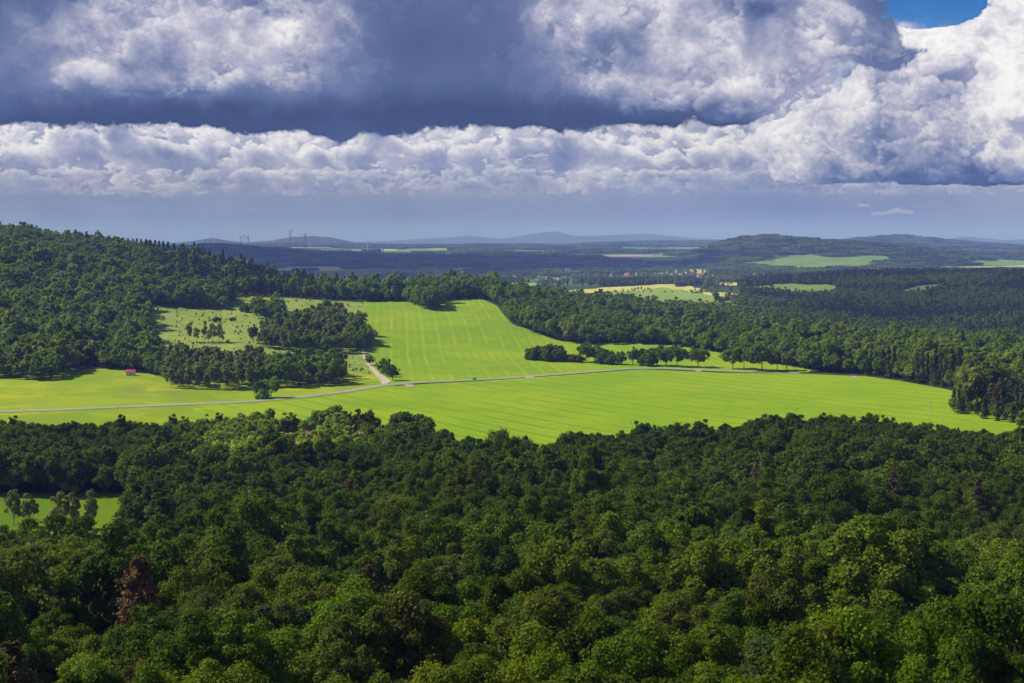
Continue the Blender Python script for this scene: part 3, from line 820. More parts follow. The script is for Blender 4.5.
for i, (px, py, hp) in enumerate([(532,359.5,8),(539,360,9),(546,360.5,11),(553,361,12),(559,361.5,8),(573,362,6),(579,362.5,6),(605,364,10),(612,364.5,8),(648,366,9)]):
    free(px, py, hp, BUSH, (.09,.07,.035) if i in (5, 6) else DG, 'hedge_bush', ('reddish brown' if i in (5, 6) else 'dark green') + ' bush, %s from the left in the long field hedge' % ordw(i + 1), 'bushes of the field hedge', cat='bush')
for px, py, hp, lb in [(370,365.5,10,'small round tree on the left of the gravel track'), (383.5,374.5,15,'upper tree of the clump at the gravel yard'), (388.5,377,13,'slimmer middle tree of the clump at the gravel yard'), (392.5,380.5,15,'lowest and darkest tree of the clump beside the road fork')]:
    free(px, py, hp, SLIM, DG if hp > 12 else MG, 'track_tree', lb, 'trees beside the gravel track', wid=1.15)
for px, py, hp, kd, lb in [(259,398,16,SLIM,'slim dark tree in front of the strip wood by the road'), (271,397.5,18,ROUND,'round bright tree in front of the strip wood by the road'), (264,399,7,BUSH,'low bush between the two trees by the road')]:
    free(px, py, hp, kd, DG if kd is SLIM else FGN, 'meadow_tree', lb, 'trees in front of the strip wood')
for i, (px, py, hp) in enumerate([(189,342.5,22),(196.5,343,17),(204.5,342,22),(209,343.5,14),(212.5,342.5,21),(219,342,20),(222,343,14)]):
    free(px, py, hp * .84, TALL, (.21,.27,.06), 'clearing_tree', 'slender tree, %s from the left in the small group amid the clearing' % ordw(i + 1), 'slender trees in the clearing', d0=1300, wid=.80)
for px, py, hp, lb in [(253.5,343,17,'lone slender tree in the clearing beside the middle wood'), (246,312,6,'tiny round tree high in the clearing'), (216,322,4,'small dark bush above the slender clearing group'), (232,321,3,'smallest dark bush in the open clearing')]:
    free(px, py, hp, SLIM if hp > 10 else BUSH, DG, 'clearing_tree', lb, 'scattered trees in the clearing', d0=1300)
# birches on the strip meadow below
BIR = [pair(30 + i, 12, 2.3 + .3 * i, 1.2, 46, 3800, .28, BARK_PALE, (.16, .34), 14) for i in range(3)]
for i, (px, py, hp, lb) in enumerate([(9,519,34,'leftmost grey green birch on the small low meadow'), (25.5,519.5,32,'second birch from the left on the small low meadow'), (57,521,34,'left one of the middle birch pair on the low meadow'), (68.5,521,35,'right one of the middle birch pair on the low meadow'), (88,521,38,'thin sparse birch standing last at the right of the low meadow')]):
    free(px, py, hp, [BIR[i % 3]], (.21,.235,.10), 'birch_tree', lb, 'birches on the low meadow', D=655 - i * 2, wid=.72 if i == 4 else .95)
for px, D, hp, kd, hue, wd, lb in [(397,905,27,ROUND,DG,1.,'left part of the big dark round tree clump at the field edge'), (409,908,31,ROUND,DG,1.1,'largest dark round tree at the hamlet end, against the lime field'), (421,903,26,ROUND,DG,1.,'right dark round tree of the hamlet end clump'), (363,925,27,ROUND,DG,.9,'dark round tree with white house walls beside it'), (340,918,27,SLIM,(.16,.19,.07),1.,'pale slender willow-like tree right of the orange roof'), (327,935,30,ROUND,MG,1.,'big mid-green round tree at the field edge above the orange roof'), (258,925,28,ROUND,MG,1.,'tall round tree standing above the bright hamlet trees'), (323,885,22,ROUND,(.26,.37,.05),.8,'bright green round tree just right of the orange roof')]:
    free(px, 0, hp, kd, hue, 'hamlet_tree', lb, 'big trees of the hamlet', D=D, wid=wd)
# tall spruces on the left skyline
SKY = [conifer_pair(40 + i, 10, 1.7, 1.5, 700, .42, 14, .3, .15, BARK, .75, .12) for i in range(3)]
for i, (px, top) in enumerate([(78,229.5),(89,231),(105,236),(112,237),(120,237.5),(124,238),(130,238),(135,238.5),(139,238),(143,239),(148,239),(152,239.5),(157,240),(161,240.5),(165,241),(170,241.5),(176,243)]):
    D = 2330 if px < 110 else 2400
    x, y = pd(px, D); g_ = hz(x, y); s = (z_at(px, top, D) - g_) / 10
    cm, tm, H = SKY[i % 3]
    place('skyline_spruce', cm, tm, x, y, s * 1.1, 'tall dark spruce, %s from the left along the hill skyline' % ordw(i + 1), 'spruce', 'tall spruces on the skyline', jh((.035,.05,.02)), sz=s)
# poles in the field
def utility_pole(px, py, hpx, lb):
    x, y = gp(px, py, 850); h = hpx * y / F
    e = empty('utility_pole', (x, y, hz(x, y))); tag(e, lb, 'pole', 'poles across the field')
    mb = MB(); mb.tube([(0, 0, -1), (0, 0, h)], [.20, .13], 10); mb.build('pole', WOOD, e)
    mb = MB(); mb.box(-1.3, 1.3, -.09, .09, h - .75, h - .55); mb.box(-.9, .9, -.08, .08, h - 1.7, h - 1.52); mb.build('crossarm', WOOD, e)
    for xx in (-1.15, -.45, .45, 1.15):
        mb = MB(); mb.tube([(xx, 0, h - .548), (xx, 0, h - .40), (xx, 0, h - .30)], [.05, .09, .05], 8); mb.build('insulator', WHITE, e)
WOOD = plain('weathered_pole', (.42, .40, .35), .8, .2, 2); WHITE = plain('white_paint', (.80, .80, .80), .45, .03)
utility_pole(796, 423.5, 16, 'left pale utility pole standing in the lower field')
utility_pole(930, 416, 15, 'right pale utility pole standing in the lower field')
utility_pole(631, 425, 5, 'small post just showing above the wood edge, centre')
# ------------------------------------------------------------------ buildings, car, turbines
M['wall_white'] = plain('white_render', (.72, .70, .66), .85, .06, 1); M['wall_cream'] = plain('cream_render', (.62, .55, .42), .85, .08, 1)
M['roof_red'] = plain('red_roof_tiles', (.30, .10, .07), .8, .2, 2); M['roof_orange'] = plain('orange_roof_tiles', (.36, .17, .10), .8, .2, 2)
M['roof_grey'] = plain('grey_slate', (.20, .21, .24), .7, .15, 2); M['glass'] = plain('window_glass', (.05, .06, .08), .1, .1, 1, 0, .6)
M['door'] = plain('brown_door', (.16, .09, .05), .7, .1, 2); M['crimson'] = plain('crimson_sheet_roof', (.38, .06, .10), .6, .1, 1)
def gable(mb, w, d, h0, rise, over=.5, th=.22):
    W, Dp = w / 2 + over, d / 2 + over
    y0 = h0 - over * rise / (d / 2)
    for s in (-1, 1):
        q = [(-W, s * Dp, y0), (W, s * Dp, y0), (W, 0, h0 + rise), (-W, 0, h0 + rise)]
        r = [(a, b, c + th) for a, b, c in q]
        f = [(0,1,2,3),(7,6,5,4),(0,4,5,1),(1,5,6,2),(3,2,6,7),(0,3,7,4)]
        if s > 0: f = [x[::-1] for x in f]
        mb.add(q + r, f)
def house(x, y, rz, w, d, h, rise, wall, roof, label, group, chim=True, fine=True, name='house', cat='house', dz=0.0):
    e = empty(name, (x, y, hz(x, y) + dz), rz); tag(e, label, cat, group)
    mb = MB(); mb.box(-w/2, w/2, -d/2, d/2, -2.5, h)
    mb.add([(-w/2,-d/2,h),(-w/2,d/2,h),(-w/2,0,h+rise),(w/2,-d/2,h),(w/2,d/2,h),(w/2,0,h+rise)], [(0,2,1),(3,4,5),(0,3,5,2),(1,2,5,4)])
    mb.build('wall', M[wall], e)
    mb = MB(); gable(mb, w, d, h, rise); r = mb.build('roof', M[roof], e)
    if chim:
        mb = MB(); mb.box(w*.18-.35, w*.18+.35, -.35, .35, h+rise*.5, h+rise+1.0); mb.build('chimney', M['roof_orange'], r)
    if fine:
        mb = MB(); mb.box(-.5, .5, -d/2-.06, -d/2, 0, 2.1); mb.build('door', M['door'], e)
        for z0 in ([.9] if h < 4 else [.9, 3.6]):
            for xx in np.arange(-w/2 + 1.4, w/2 - .8, 2.3):
                if abs(xx) < 1.0 and z0 < 2: continue
                mb = MB(); mb.box(xx-.45, xx+.45, -d/2-.05, -d/2+.0, z0, z0+1.25); f = mb.build('window', WHITE, e)
                mb = MB(); mb.box(xx-.38, xx+.38, -d/2-.08, -d/2-.051, z0+.08, z0+1.17); mb.build('pane', M['glass'], f)
    return e
# hut at the edge of the hill wood
x, y = gp(132.5, 374.6, 1100)
house(x, y - 6, .12, 8.0, 5, 3.4, 2.0, 'wall_white', 'crimson', 'small white hut with a crimson roof at the foot of the hill wood', 'hut', chim=True)
BLOCK += [(x, y - 6, 9), (x, y - 16, 9)]
x, y = gp(127.5, 366, 1100)
e = empty('sign_post', (x, y - 14, hz(x, y - 14))); tag(e, 'white board on a post among trees left above the white hut', 'sign')
mb = MB(); mb.tube([(0, 0, -1), (0, 0, 9)], [.14, .12], 8); mb.build('post', WOOD, e)
mb = MB(); mb.box(-1.4, 1.4, -.18, -.13, 7.6, 9.0); mb.box(-1.0, 1.0, -.18, -.13, 2.6, 3.8); mb.build('board', WHITE, e)
# hamlet among the bright trees
for i, (px, D, rz, w, d, h, rise, wl, rf, lb) in enumerate([
   (272, 868, .5, 11, 8, 3.2, 3.8, 'wall_cream', 'roof_grey', 'small grey-roofed house, lowest left in the tree-hidden hamlet'),
   (291, 893, -.3, 13, 9, 5.2, 4.2, 'wall_cream', 'roof_red', 'red-roofed house at the left of the hamlet trees'),
   (316, 903, .2, 15, 9, 5.4, 4.6, 'wall_cream', 'roof_orange', 'house with the large orange roof in the hamlet middle'),
   (355, 915, -.2, 12, 8, 4.8, 3.6, 'wall_white', 'roof_orange', 'pink and white house beside the dark round hamlet tree'),
   (371, 920, .1, 13, 8, 5.4, 3.6, 'wall_white', 'roof_grey', 'white house showing between two dark hamlet trees'),
   (383, 922, .3, 11, 8, 4.6, 3.0, 'wall_white', 'roof_grey', 'rightmost white house of the hamlet')]):
    x, y = pd(px, D)
    house(x, y, rz, w, d, h, rise, wl, rf, lb, 'houses of the hamlet')
    BLOCK += [(x, y, 11), (x - x / y * 14, y - 14, 10), (x - x / y * 27, y - 27, 10.5), (x - x / y * 41, y - 41, 9.5), (x - x / y * 52, y - 52, 5)]
# farmsteads and the town far off
def far_house(px, py, d0, rz, w, d, h, rise, wl, rf, lb, group, name='house', cat='house'):
    x, y = gp(px, py, d0)
    house(x, y, rz, w, d, h, rise, wl, rf, lb, group, False, False, name, cat)
for px, py, lb in [(446, 277.6, 'left red-roofed barn of the lone farm beyond the woods'), (452, 277.5, 'right and larger red-roofed barn of the lone farm beyond the woods')]:
    far_house(px, py, 4500, .1, 26 if px > 450 else 20, 12, 5, 6, 'wall_cream', 'roof_red', lb, 'red barns of the lone farm', 'barn', 'barn')
far_house(473.5, 285, 3300, .4, 15, 9, 5, 5, 'wall_cream', 'roof_orange', 'pinkish farmhouse under trees below the lone farm', 'farmhouses', 'farmhouse')
far_house(514.5, 281, 3800, .1, 17, 10, 5, 6, 'wall_cream', 'roof_red', 'pink-roofed farmhouse right of the lone farm', 'farmhouses', 'farmhouse')
T_ = []
for i in range(64):
    px = random.choice([random.uniform(556, 700), random.uniform(620, 690), random.uniform(500, 800)]); py = random.uniform(275.2, 283.2) if px < 690 else random.uniform(274, 279)
    T_.append((px, py))
T_.sort()
for i, (px, py) in enumerate(T_):
    rf = random.choice(['roof_red', 'roof_red', 'roof_orange', 'roof_orange', 'roof_grey']); wl = random.choice(['wall_white', 'wall_cream'])
    far_house(px, py, 4500, random.uniform(-.8, .8), random.uniform(13, 24), random.uniform(9, 13), random.uniform(5, 8), random.uniform(4, 7), wl, rf,
        '%s-roofed %s house, %s from the left in the distant town' % ({'roof_red': 'red', 'roof_orange': 'orange', 'roof_grey': 'grey'}[rf], wl[5:], ordw(i + 1)), 'houses of the distant town', 'town_house')
for px, py, w, hh, lb in [(575, 275.5, 46, 20, 'pale apartment block at the left of the town'), (567.5, 274.5, 18, 26, 'narrow white tower block beside the apartment block'), (663, 276.2, 80, 9, 'long white factory hall right of the town'), (643, 276, 24, 12, 'small white hall left of the long factory hall'), (690, 275.5, 90, 9, 'bluish factory hall right of the long white one'), (720, 276.4, 60, 8, 'low grey factory hall at the right end')]:
    x, y = gp(px, py, 5500); e = empty('factory_hall' if hh < 15 else 'apartment_block', (x, y, hz(x, y))); tag(e, lb, 'building', 'large buildings of the distant town')
    mb = MB(); mb.box(-w/2, w/2, -8, 8, -3, hh); mb.build('wall', M['wall_white'], e)
    mb = MB(); mb.box(-w/2-.4, w/2+.4, -8.4, 8.4, hh+.003, hh+.9); mb.build('roof', M['roof_grey'], e)
    for z0 in np.arange(2, hh - 2, 5.5):
        mb = MB(); mb.box(-w/2+2, w/2-2, -8.12, -8.003, z0, z0+1.8); mb.build('window', M['glass'], e)
x, y = gp(612, 282, 4700); e = empty('church', (x, y, hz(x, y))); tag(e, 'white church with a tall pointed tower in the distant town', 'church')
mb = MB(); mb.box(4, 26, -6, 6, -2, 10); mb.build('nave', M['wall_white'], e)
mb = MB(); mb.box(-4, 3.99, -4, 4, -2, 24); mb.build('tower', M['wall_white'], e)
mb = MB(); mb.tube([(0, 0, 24), (0, 0, 27), (0, 0, 30), (0, 0, 38)], [5.0, 4.2, 2.2, .1], 8); mb.build('spire', M['roof_grey'], e)
mb = MB(); gable(mb, 21, 12, 10, 7); r = mb.build('roof', M['roof_red'], e); r.location = (15.5, 0, 0)
# wind turbines
TW = plain('turbine_white', (.62, .64, .68), .5, .03)
def turbine(px, top, D, lb, rot, grey=None):
    x, y = pd(px, D); z = hz(x, y); h = z_at(px, top, D) - z
    e = empty('wind_turbine', (x, y, z)); tag(e, lb, 'wind turbine', 'wind turbines on the far plain')
    mb = MB(); mb.tube([(0, 0, -2), (0, 0, h * .5), (0, 0, h)], [3.6, 2.9, 2.1], 12); mb.build('tower', TW, e)
    mb = MB(); mb.box(-2, 2, -6, 8, h + .0, h + 4.4); mb.build('nacelle', TW, e)
    mb = MB(); mb.tube([(0, -6, h + 2.2), (0, -8.5, h + 2.2), (0, -9.6, h + 2.2)], [2.2, 1.8, .3], 10); mb.build('hub', TW, e)
    L = h * .27
    for k in range(3):
        a = rot + k * 2.0944; c, s = math.cos(a), math.sin(a)
        mb = MB(); prof = [(0.8, 1.0), (L * .2, 1.7), (L * .6, 1.0), (L, .3)]
        vs = []
        for r, wd in prof:
            for ox, oy in ((-wd, -.35), (wd, -.35), (wd, .35), (-wd, .35)):
                vs.append((c * r - s * ox, -7.6 + oy, h + 2.2 + s * r + c * ox))
        fs = [(i*4+j, i*4+(j+1) % 4, (i+1)*4+(j+1) % 4, (i+1)*4+j) for i in range(3) for j in range(4)] + [(3,2,1,0), (12,13,14,15)]
        mb.add(vs, fs); mb.build('blade', TW, e)
for px, top, D, lb, rot in [(242.5, 237.5, 8900, 'leftmost wind turbine of the left pair', .5), (249.5, 238, 9000, 'right wind turbine of the left pair', 1.1), (246.2, 236, 11500, 'distant thin wind turbine behind the left pair', .2),
     (291.5, 232.5, 9000, 'tallest wind turbine, left of the far hump hill', .52), (306.3, 235, 9000, 'wind turbine in front of the far hump hill', 1.0), (310.8, 240, 11500, 'smaller wind turbine just right of the one before the hump', .8), (368.5, 243, 11000, 'small white wind turbine, rightmost and alone', .6), (215.5, 234.8, 15500, 'tiny mast-like turbine on the far left hump', .3)]:
    turbine(px, top, D, lb, rot)
# the blue car on the road
i0 = int(np.argmin(np.abs(project(road_line[:, 0], road_line[:, 1], height(road_line[:, 0], road_line[:, 1]))[0] - 474)))
cx, cy_ = road_line[i0]; tx, ty = road_line[i0 + 3] - road_line[i0 - 3]
e = empty('parked_car', (cx, cy_, hz(cx, cy_) + .47), math.atan2(ty, tx)); e.name = 'car'; tag(e, 'dark blue car driving on the road between the two fields', 'car')
CB = plain('blue_car_paint', (.02, .09, .22), .25, .03, 1, .3, .6); TY = plain('tyre_rubber', (.03, .03, .03), .9, .1)
def prism(mb, prof, y0, y1, y0t=None, y1t=None):
    n = len(prof); 
    vs = [(a, (y0 if c == 0 else y0 + .12), b) for a, b, c in prof] + [(a, (y1 if c == 0 else y1 - .12), b) for a, b, c in prof]
    mb.add(vs, [tuple(range(n)), tuple(range(2*n-1, n-1, -1))] + [(i, i+n, (i+1) % n + n, (i+1) % n) for i in range(n)])
mb = MB(); prism(mb, [(-2.2,.3,0),(2.2,.3,0),(2.25,.62,0),(2.0,.86,0),(1.05,.98,0),(.45,1.42,1),(-1.0,1.48,1),(-1.75,1.02,0),(-2.2,.95,0),(-2.28,.6,0)], -.9, .9); mb.build('body', CB, e)
mb = MB(); prism(mb, [(.95,.99,0),(.42,1.38,1),(-.95,1.43,1),(-1.6,1.03,0)], -.93, .93); mb.build('window', M['glass'], e)
for sx in (-1.35, 1.35):
    for sy in (-.82, .82):
        mb = MB(); mb.tube([(sx, sy - .12, .34), (sx, sy + .12, .34)], [.34, .34], 16); wh = mb.build('wheel', TY, e)
        mb = MB(); mb.tube([(sx, sy - .13, .34), (sx, sy + .13, .34)], [.2, .2], 12); mb.build('rim', WHITE, wh)
for sy in (-.65, .65):
    mb = MB(); mb.box(2.1, 2.26, sy - .16, sy + .16, .62, .78); mb.build('headlight', WHITE, e)
def vnoise(x, y, L, seed=0):
    return np.sin(x / L + seed * 1.7 + 1.5 * np.sin(y / L * .83 + seed)) * np.cos(y / L * 1.2 - seed + 1.3 * np.sin(x / L * .71 + 2 * seed))
near = (fy < NEAR_D) 
mx, my = fx[~near], fy[~near]
# the slope nearer than the individually built trees and beside the frame
D = my
spots_blocked = np.zeros(len(mx), bool)
for (bx, by, br) in BLOCK:
    spots_blocked |= np.hypot(mx - bx, my - by) < br
mx, my, D = mx[~spots_blocked], my[~spots_blocked], D[~spots_blocked]
k1 = D < 560; k2 = ~k1
gr = 1 + .20 * vnoise(mx, my, 38, 3) + rs.uniform(-.24, .26, len(mx)) + .22 * (rs.rand(len(mx)) < .12)
gr *= np.where(D > 700, 1.08, 1.0)
gr = np.where(D > 740, np.minimum(gr, 1.12), gr)
gr *= np.where((D > 440) & (D < 580) & (mx < -105), .64, 1.0) * np.where((D > 770), .82, 1.0) * np.where((D > 860) & (mx < -150), .92, 1.0)
q = k1; put('broad', mx[q], my[q], choose('b1', q.sum()), gr[q])
inham = inside(HAM, mx, my)
gr *= np.where((D > 640) & ~inham & (512 + F * mx / my > 195) & (512 + F * mx / my < 430) & (D < 860), .78, 1.0)
q = k2 & inham; u = (rs.rand(len(mx)) < .68) & (512 + F * mx / my < 350)
put('broad', mx[q & u], my[q & u], choose('sunlit2', (q & u).sum()), gr[q & u] * 1.05)
put('broad', mx[q & ~u], my[q & ~u], choose('b2', (q & ~u).sum()), gr[q & ~u])
q = k2 & ~inham; put('broad', mx[q], my[q], choose('b2', q.sum()), gr[q])
# hill and field woods
x, y = jgrid(LEFT, 9.2)
ok = (np.abs(x) < y * .44 + 40) & ~inside(HILLC, x, y)
x, y = x[ok], y[ok]
x2, y2 = jgrid(MIDW, 8.0); x3, y3 = jgrid(MIDW2, 11); x4, y4 = jgrid(UPW, 8)
x = np.concatenate([x, x2, x3, x4]); y = np.concatenate([y, y2, y3, y4])
px = 512 + F * x / y
for (bx, by, br) in BLOCK:
    k = np.hypot(x - bx, y - by) > br; x, y, px = x[k], y[k], px[k]
v = vnoise(x, y, 90, 5) + rs.uniform(-.5, .5, len(x))
birch = ((px > 160) & (px < 270) & (y < 1420)) | ((px > 254) & (px < 345) & (y > 1440) & (y < 1800) & (v > -.45))
birch &= rs.rand(len(x)) < .85
birch |= (px > 560) & (v > .75) & (rs.rand(len(x)) < .6)
birch |= (px < 165) & (v > .75) & (rs.rand(len(x)) < .6)
ridge = ((px > 150) & (px < 345) & (y > 2020) & (y < 3000))
con = (ridge & (rs.rand(len(x)) < .75)) | ((v < -.95) & (px > 600)) | ((px > 930) & (y < 1350) & (v < -.45)) | ((v < -1.15) & (px < 150))
dead = con & (rs.rand(len(x)) < .16)
sc = 1.06 + .20 * vnoise(x, y, 30, 8) + rs.uniform(-.30, .34, len(x)) + .35 * (rs.rand(len(x)) < .12)
sc *= np.where((y < 1440) & (px > 150) & (px < 350), .80, 1.0) * np.where((px > 250) & (px < 375) & (y > 1440) & (y < 1900), .84, 1.0) * np.where((px > 500) & (y > 1850), .74, 1.0) * np.where((px < 180) & (y > 2080), .68, 1.0) * np.where(px > 500, .93, 1.)
q = birch & ~con; put('broad', x[q], y[q], choose('birch3', q.sum()), sc[q])
q = con & ~dead; put('con', x[q], y[q], choose('s3', q.sum()), sc[q] * .9)
q = dead; put('con', x[q], y[q], choose('d3', q.sum()), sc[q] * .9)
q = ~con & ~birch; put('broad', x[q], y[q], choose('b3', q.sum()), sc[q])
# saplings and bushes in the clearing
x, y = jgrid(clear_P, 13)
k = rs.rand(len(x)) < .35; x, y = x[k], y[k]
put('broad', x, y, choose('b4', len(x)), rs.uniform(.08, .26, len(x)))
# the deeper valley on the right and the woods beyond
x, y = jgrid(RIGHTV, 10.5)
k = (np.abs(x) < y * .41 + 40); x, y = x[k], y[k]
for P in far_polys:
    c = np.array(P); ctr = c.mean(0)
    k = ~inside(list(map(tuple, ctr + (c - ctr) * 1.02)), x, y); x, y = x[k], y[k]
px = 512 + F * x / y
k = ~((px < 740) & (y > 2750) & (y < 4300) & (rs.rand(len(x)) < .985))       # open farmland
k &= ~((px < 600) & (y > 2600)) | (rs.rand(len(x)) < .05)
x, y, px = x[k], y[k], px[k]
v = vnoise(x, y, 170, 2) + rs.uniform(-.5, .5, len(x))
con = ((v > .1) & (px > 740)) | ((y > 3900) & (rs.rand(len(x)) < .6)); dead = con & (rs.rand(len(x)) < .12) & (v > .6)
sc = 1.0 + rs.uniform(-.22, .22, len(x))
q = con & ~dead; put('con', x[q], y[q], choose('s4', q.sum()), sc[q] * .95)
q = dead; put('con', x[q], y[q], choose('d3', q.sum()), sc[q] * .9)
q = ~con; put('broad', x[q], y[q], choose('b4', q.sum()), sc[q])
# hedges between the far fields: (pixel line, nearest distance, chance)
for pts, d0, p_ in (([(640,293),(690,292.5),(702,295)], 2500, .5), ([(690,291.5),(700,291.8),(712,294),(730,297)], 2500, .7), ([(600,294.5),(640,292.5)], 2500, .4), ([(700,284),(800,283)], 2500, .5), ([(632,290.5),(648,290)], 2500, .9), ([(560,285),(640,283.5),(690,282)], 3000, .5), ([(400,279),(520,278)], 3500, .6), ([(430,282),(445,282.3)], 3500, .9), ([(545,284),(560,292)], 3000, .8)):
    L = densify(poly_w(pts, d0), 9, False); a = np.array(L); a = a[rs.rand(len(a)) < p_]
    if len(a): put('broad', a[:, 0], a[:, 1], choose('b4', len(a)), rs.uniform(.3, .6, len(a)))
# a big round clump beside the fields
c0 = gp(752, 306, 2500); n = 46
a = rs.uniform(0, 6.28, n); r_ = 75 * np.sqrt(rs.rand(n))
put('broad', c0[0] + np.cos(a) * r_ * 1.2, c0[1] + np.sin(a) * r_, choose('b4', n), rs.uniform(.9, 1.35, n))
# town trees
x = rs.uniform(-500, 2300, 2600); y = rs.uniform(4700, 6900, 2600)
k = np.ones(len(x), bool)
for P in far_polys: k &= ~inside(P, x, y)
x, y = x[k], y[k]
put('broad', x, y, choose('b4', len(x)), rs.uniform(.6, 1.1, len(x)))

def scatter(name, pts, stuff_label, cat):
    A = np.concatenate(pts)
    z = height(A[:, 0], A[:, 1]) - .3
    me = bpy.data.meshes.new(name); me.vertices.add(len(A))
    me.vertices.foreach_set('co', np.column_stack([A[:, :2], z]).astype(np.float32).ravel())
    for an, ty, val in (('pick', 'INT', A[:, 2].astype(np.int32)), ('size', 'FLOAT', A[:, 3].astype(np.float32)), ('turn', 'FLOAT', rs.uniform(0, 6.28, len(A)).astype(np.float32)), ('tall', 'FLOAT', rs.uniform(.86, 1.18, len(A)).astype(np.float32))):
        at = me.attributes.new(an, ty, 'POINT'); at.data.foreach_set('value', val)
    o = obj_of(name, me); tag(o, stuff_label, cat, kind='stuff')
    ng = bpy.data.node_groups.new(name, 'GeometryNodeTree')
    ng.interface.new_socket('Geometry', in_out='INPUT', socket_type='NodeSocketGeometry')
    ng.interface.new_socket('Geometry', in_out='OUTPUT', socket_type='NodeSocketGeometry')
    N = ng.nodes; L = ng.links
    gi = N.new('NodeGroupInput'); go = N.new('NodeGroupOutput')
    ci = N.new('GeometryNodeCollectionInfo'); ci.inputs[0].default_value = PROTO; ci.inputs['Separate Children'].default_value = True; ci.inputs['Reset Children'].default_value = True
    ip = N.new('GeometryNodeInstanceOnPoints'); ip.inputs['Pick Instance'].default_value = True
    def na(nm, ty):
        a = N.new('GeometryNodeInputNamedAttribute'); a.data_type = ty; a.inputs[0].default_value = nm
        return [s for s in a.outputs if s.enabled and s.name == 'Attribute'][0]
    cx = N.new('ShaderNodeCombineXYZ'); L.new(na('turn', 'FLOAT'), cx.inputs[2])
    sz = na('size', 'FLOAT'); tl = na('tall', 'FLOAT')
    mu = N.new('ShaderNodeMath'); mu.operation = 'MULTIPLY'; L.new(sz, mu.inputs[0]); L.new(tl, mu.inputs[1])
    sx = N.new('ShaderNodeCombineXYZ'); L.new(sz, sx.inputs[0]); L.new(sz, sx.inputs[1]); L.new(mu.outputs[0], sx.inputs[2])
    L.new(gi.outputs[0], ip.inputs['Points']); L.new(ci.outputs[0], ip.inputs['Instance'])
    L.new(na('pick', 'INT'), ip.inputs['Instance Index']); L.new(cx.outputs[0], ip.inputs['Rotation']); L.new(sx.outputs[0], ip.inputs['Scale'])
    L.new(ip.outputs[0], go.inputs[0])
    md = o.modifiers.new('scatter', 'NODES'); md.node_group = ng
    return len(A)
print('broad', scatter('broadleaf_woodland', PTS['broad'], 'unbroken green broadleaf woodland on the slope, hill and round the fields', 'woodland'))
print('con', scatter('conifer_woodland', PTS['con'], 'dark spruces with some withered brown ones along ridge and right valley', 'woodland'))
# far woods
P_ = []
yy = 4700.0
while yy < 15500:
    st = 92 if yy < 9500 else 150
    xs = np.arange(-yy * .42, yy * .42, st) + rs.uniform(-20, 20)
    P_.append(np.column_stack([xs + rs.uniform(-22, 22, len(xs)), np.full(len(xs), yy) + rs.uniform(-22, 22, len(xs))]))
    yy += st * .97
P_ = np.concatenate(P_)
k = np.ones(len(P_), bool)
px = 512 + F * P_[:, 0] / P_[:, 1]
for P in far_polys:
    c = np.array(P); ctr = c.mean(0)
    if ctr[1] < 4500: continue
    dd = np.hypot(*(c - ctr).T)[:, None]
    k &= ~inside(list(map(tuple, ctr + (c - ctr) * (1 + 45 / np.maximum(dd, 60)))), P_[:, 0], P_[:, 1])
# open plain round the town and between the woods
opn = (P_[:, 1] < 7300) & (px < 720)
opn |= (P_[:, 1] > 9500) & (P_[:, 1] < 13500) & (vnoise(P_[:, 0], P_[:, 1], 500, 4) > -.35)
opn |= (P_[:, 1] > 7000) & (px > 560) & (px < 700) & (P_[:, 1] < 8200) & (vnoise(P_[:, 0], P_[:, 1], 300, 4) > -.1)
opn |= (P_[:, 1] > 5000) & (P_[:, 1] < 6000) 
k &= ~(opn & (rs.rand(len(P_)) < .93))
P_ = P_[k]
print('far', scatter('far_forest', [np.column_stack([P_, choose('patch', len(P_)), np.where(P_[:, 1] > 9500, 1.5, 1.0)])], 'dark blue green forest covering the distant hills and plain', 'forest'))
# ------------------------------------------------------------------ unseen clouds off to the sunward side, shaped to shade the land
SUN_AZ = math.radians(74); SUN_EL = math.radians(44)
_sv = np.array([-math.sin(SUN_AZ) * math.cos(SUN_EL), math.cos(SUN_AZ) * math.cos(SUN_EL), math.sin(SUN_EL)])
def cloud_mat(thru):
    m, t = new_mat('shade_cloud')
    pos = t.node('ShaderNodeNewGeometry').outputs['Position']
    n = t.noise(pos, .004, 5, .6)
    f = t.m('SUBTRACT', 1 - thru, t.m('MULTIPLY', t.m('SUBTRACT', n, .5), .45), clamp=True)
    d = t.node('ShaderNodeBsdfDiffuse', i={'Color': (.92, .93, .96, 1)})
    tr = t.node('ShaderNodeBsdfTransparent')
    mx = t.node('ShaderNodeMixShader', i={0: f, 1: tr.outputs[0], 2: d.outputs[0]})
    t.node('ShaderNodeOutputMaterial', i={0: mx.outputs[0]})
    return m
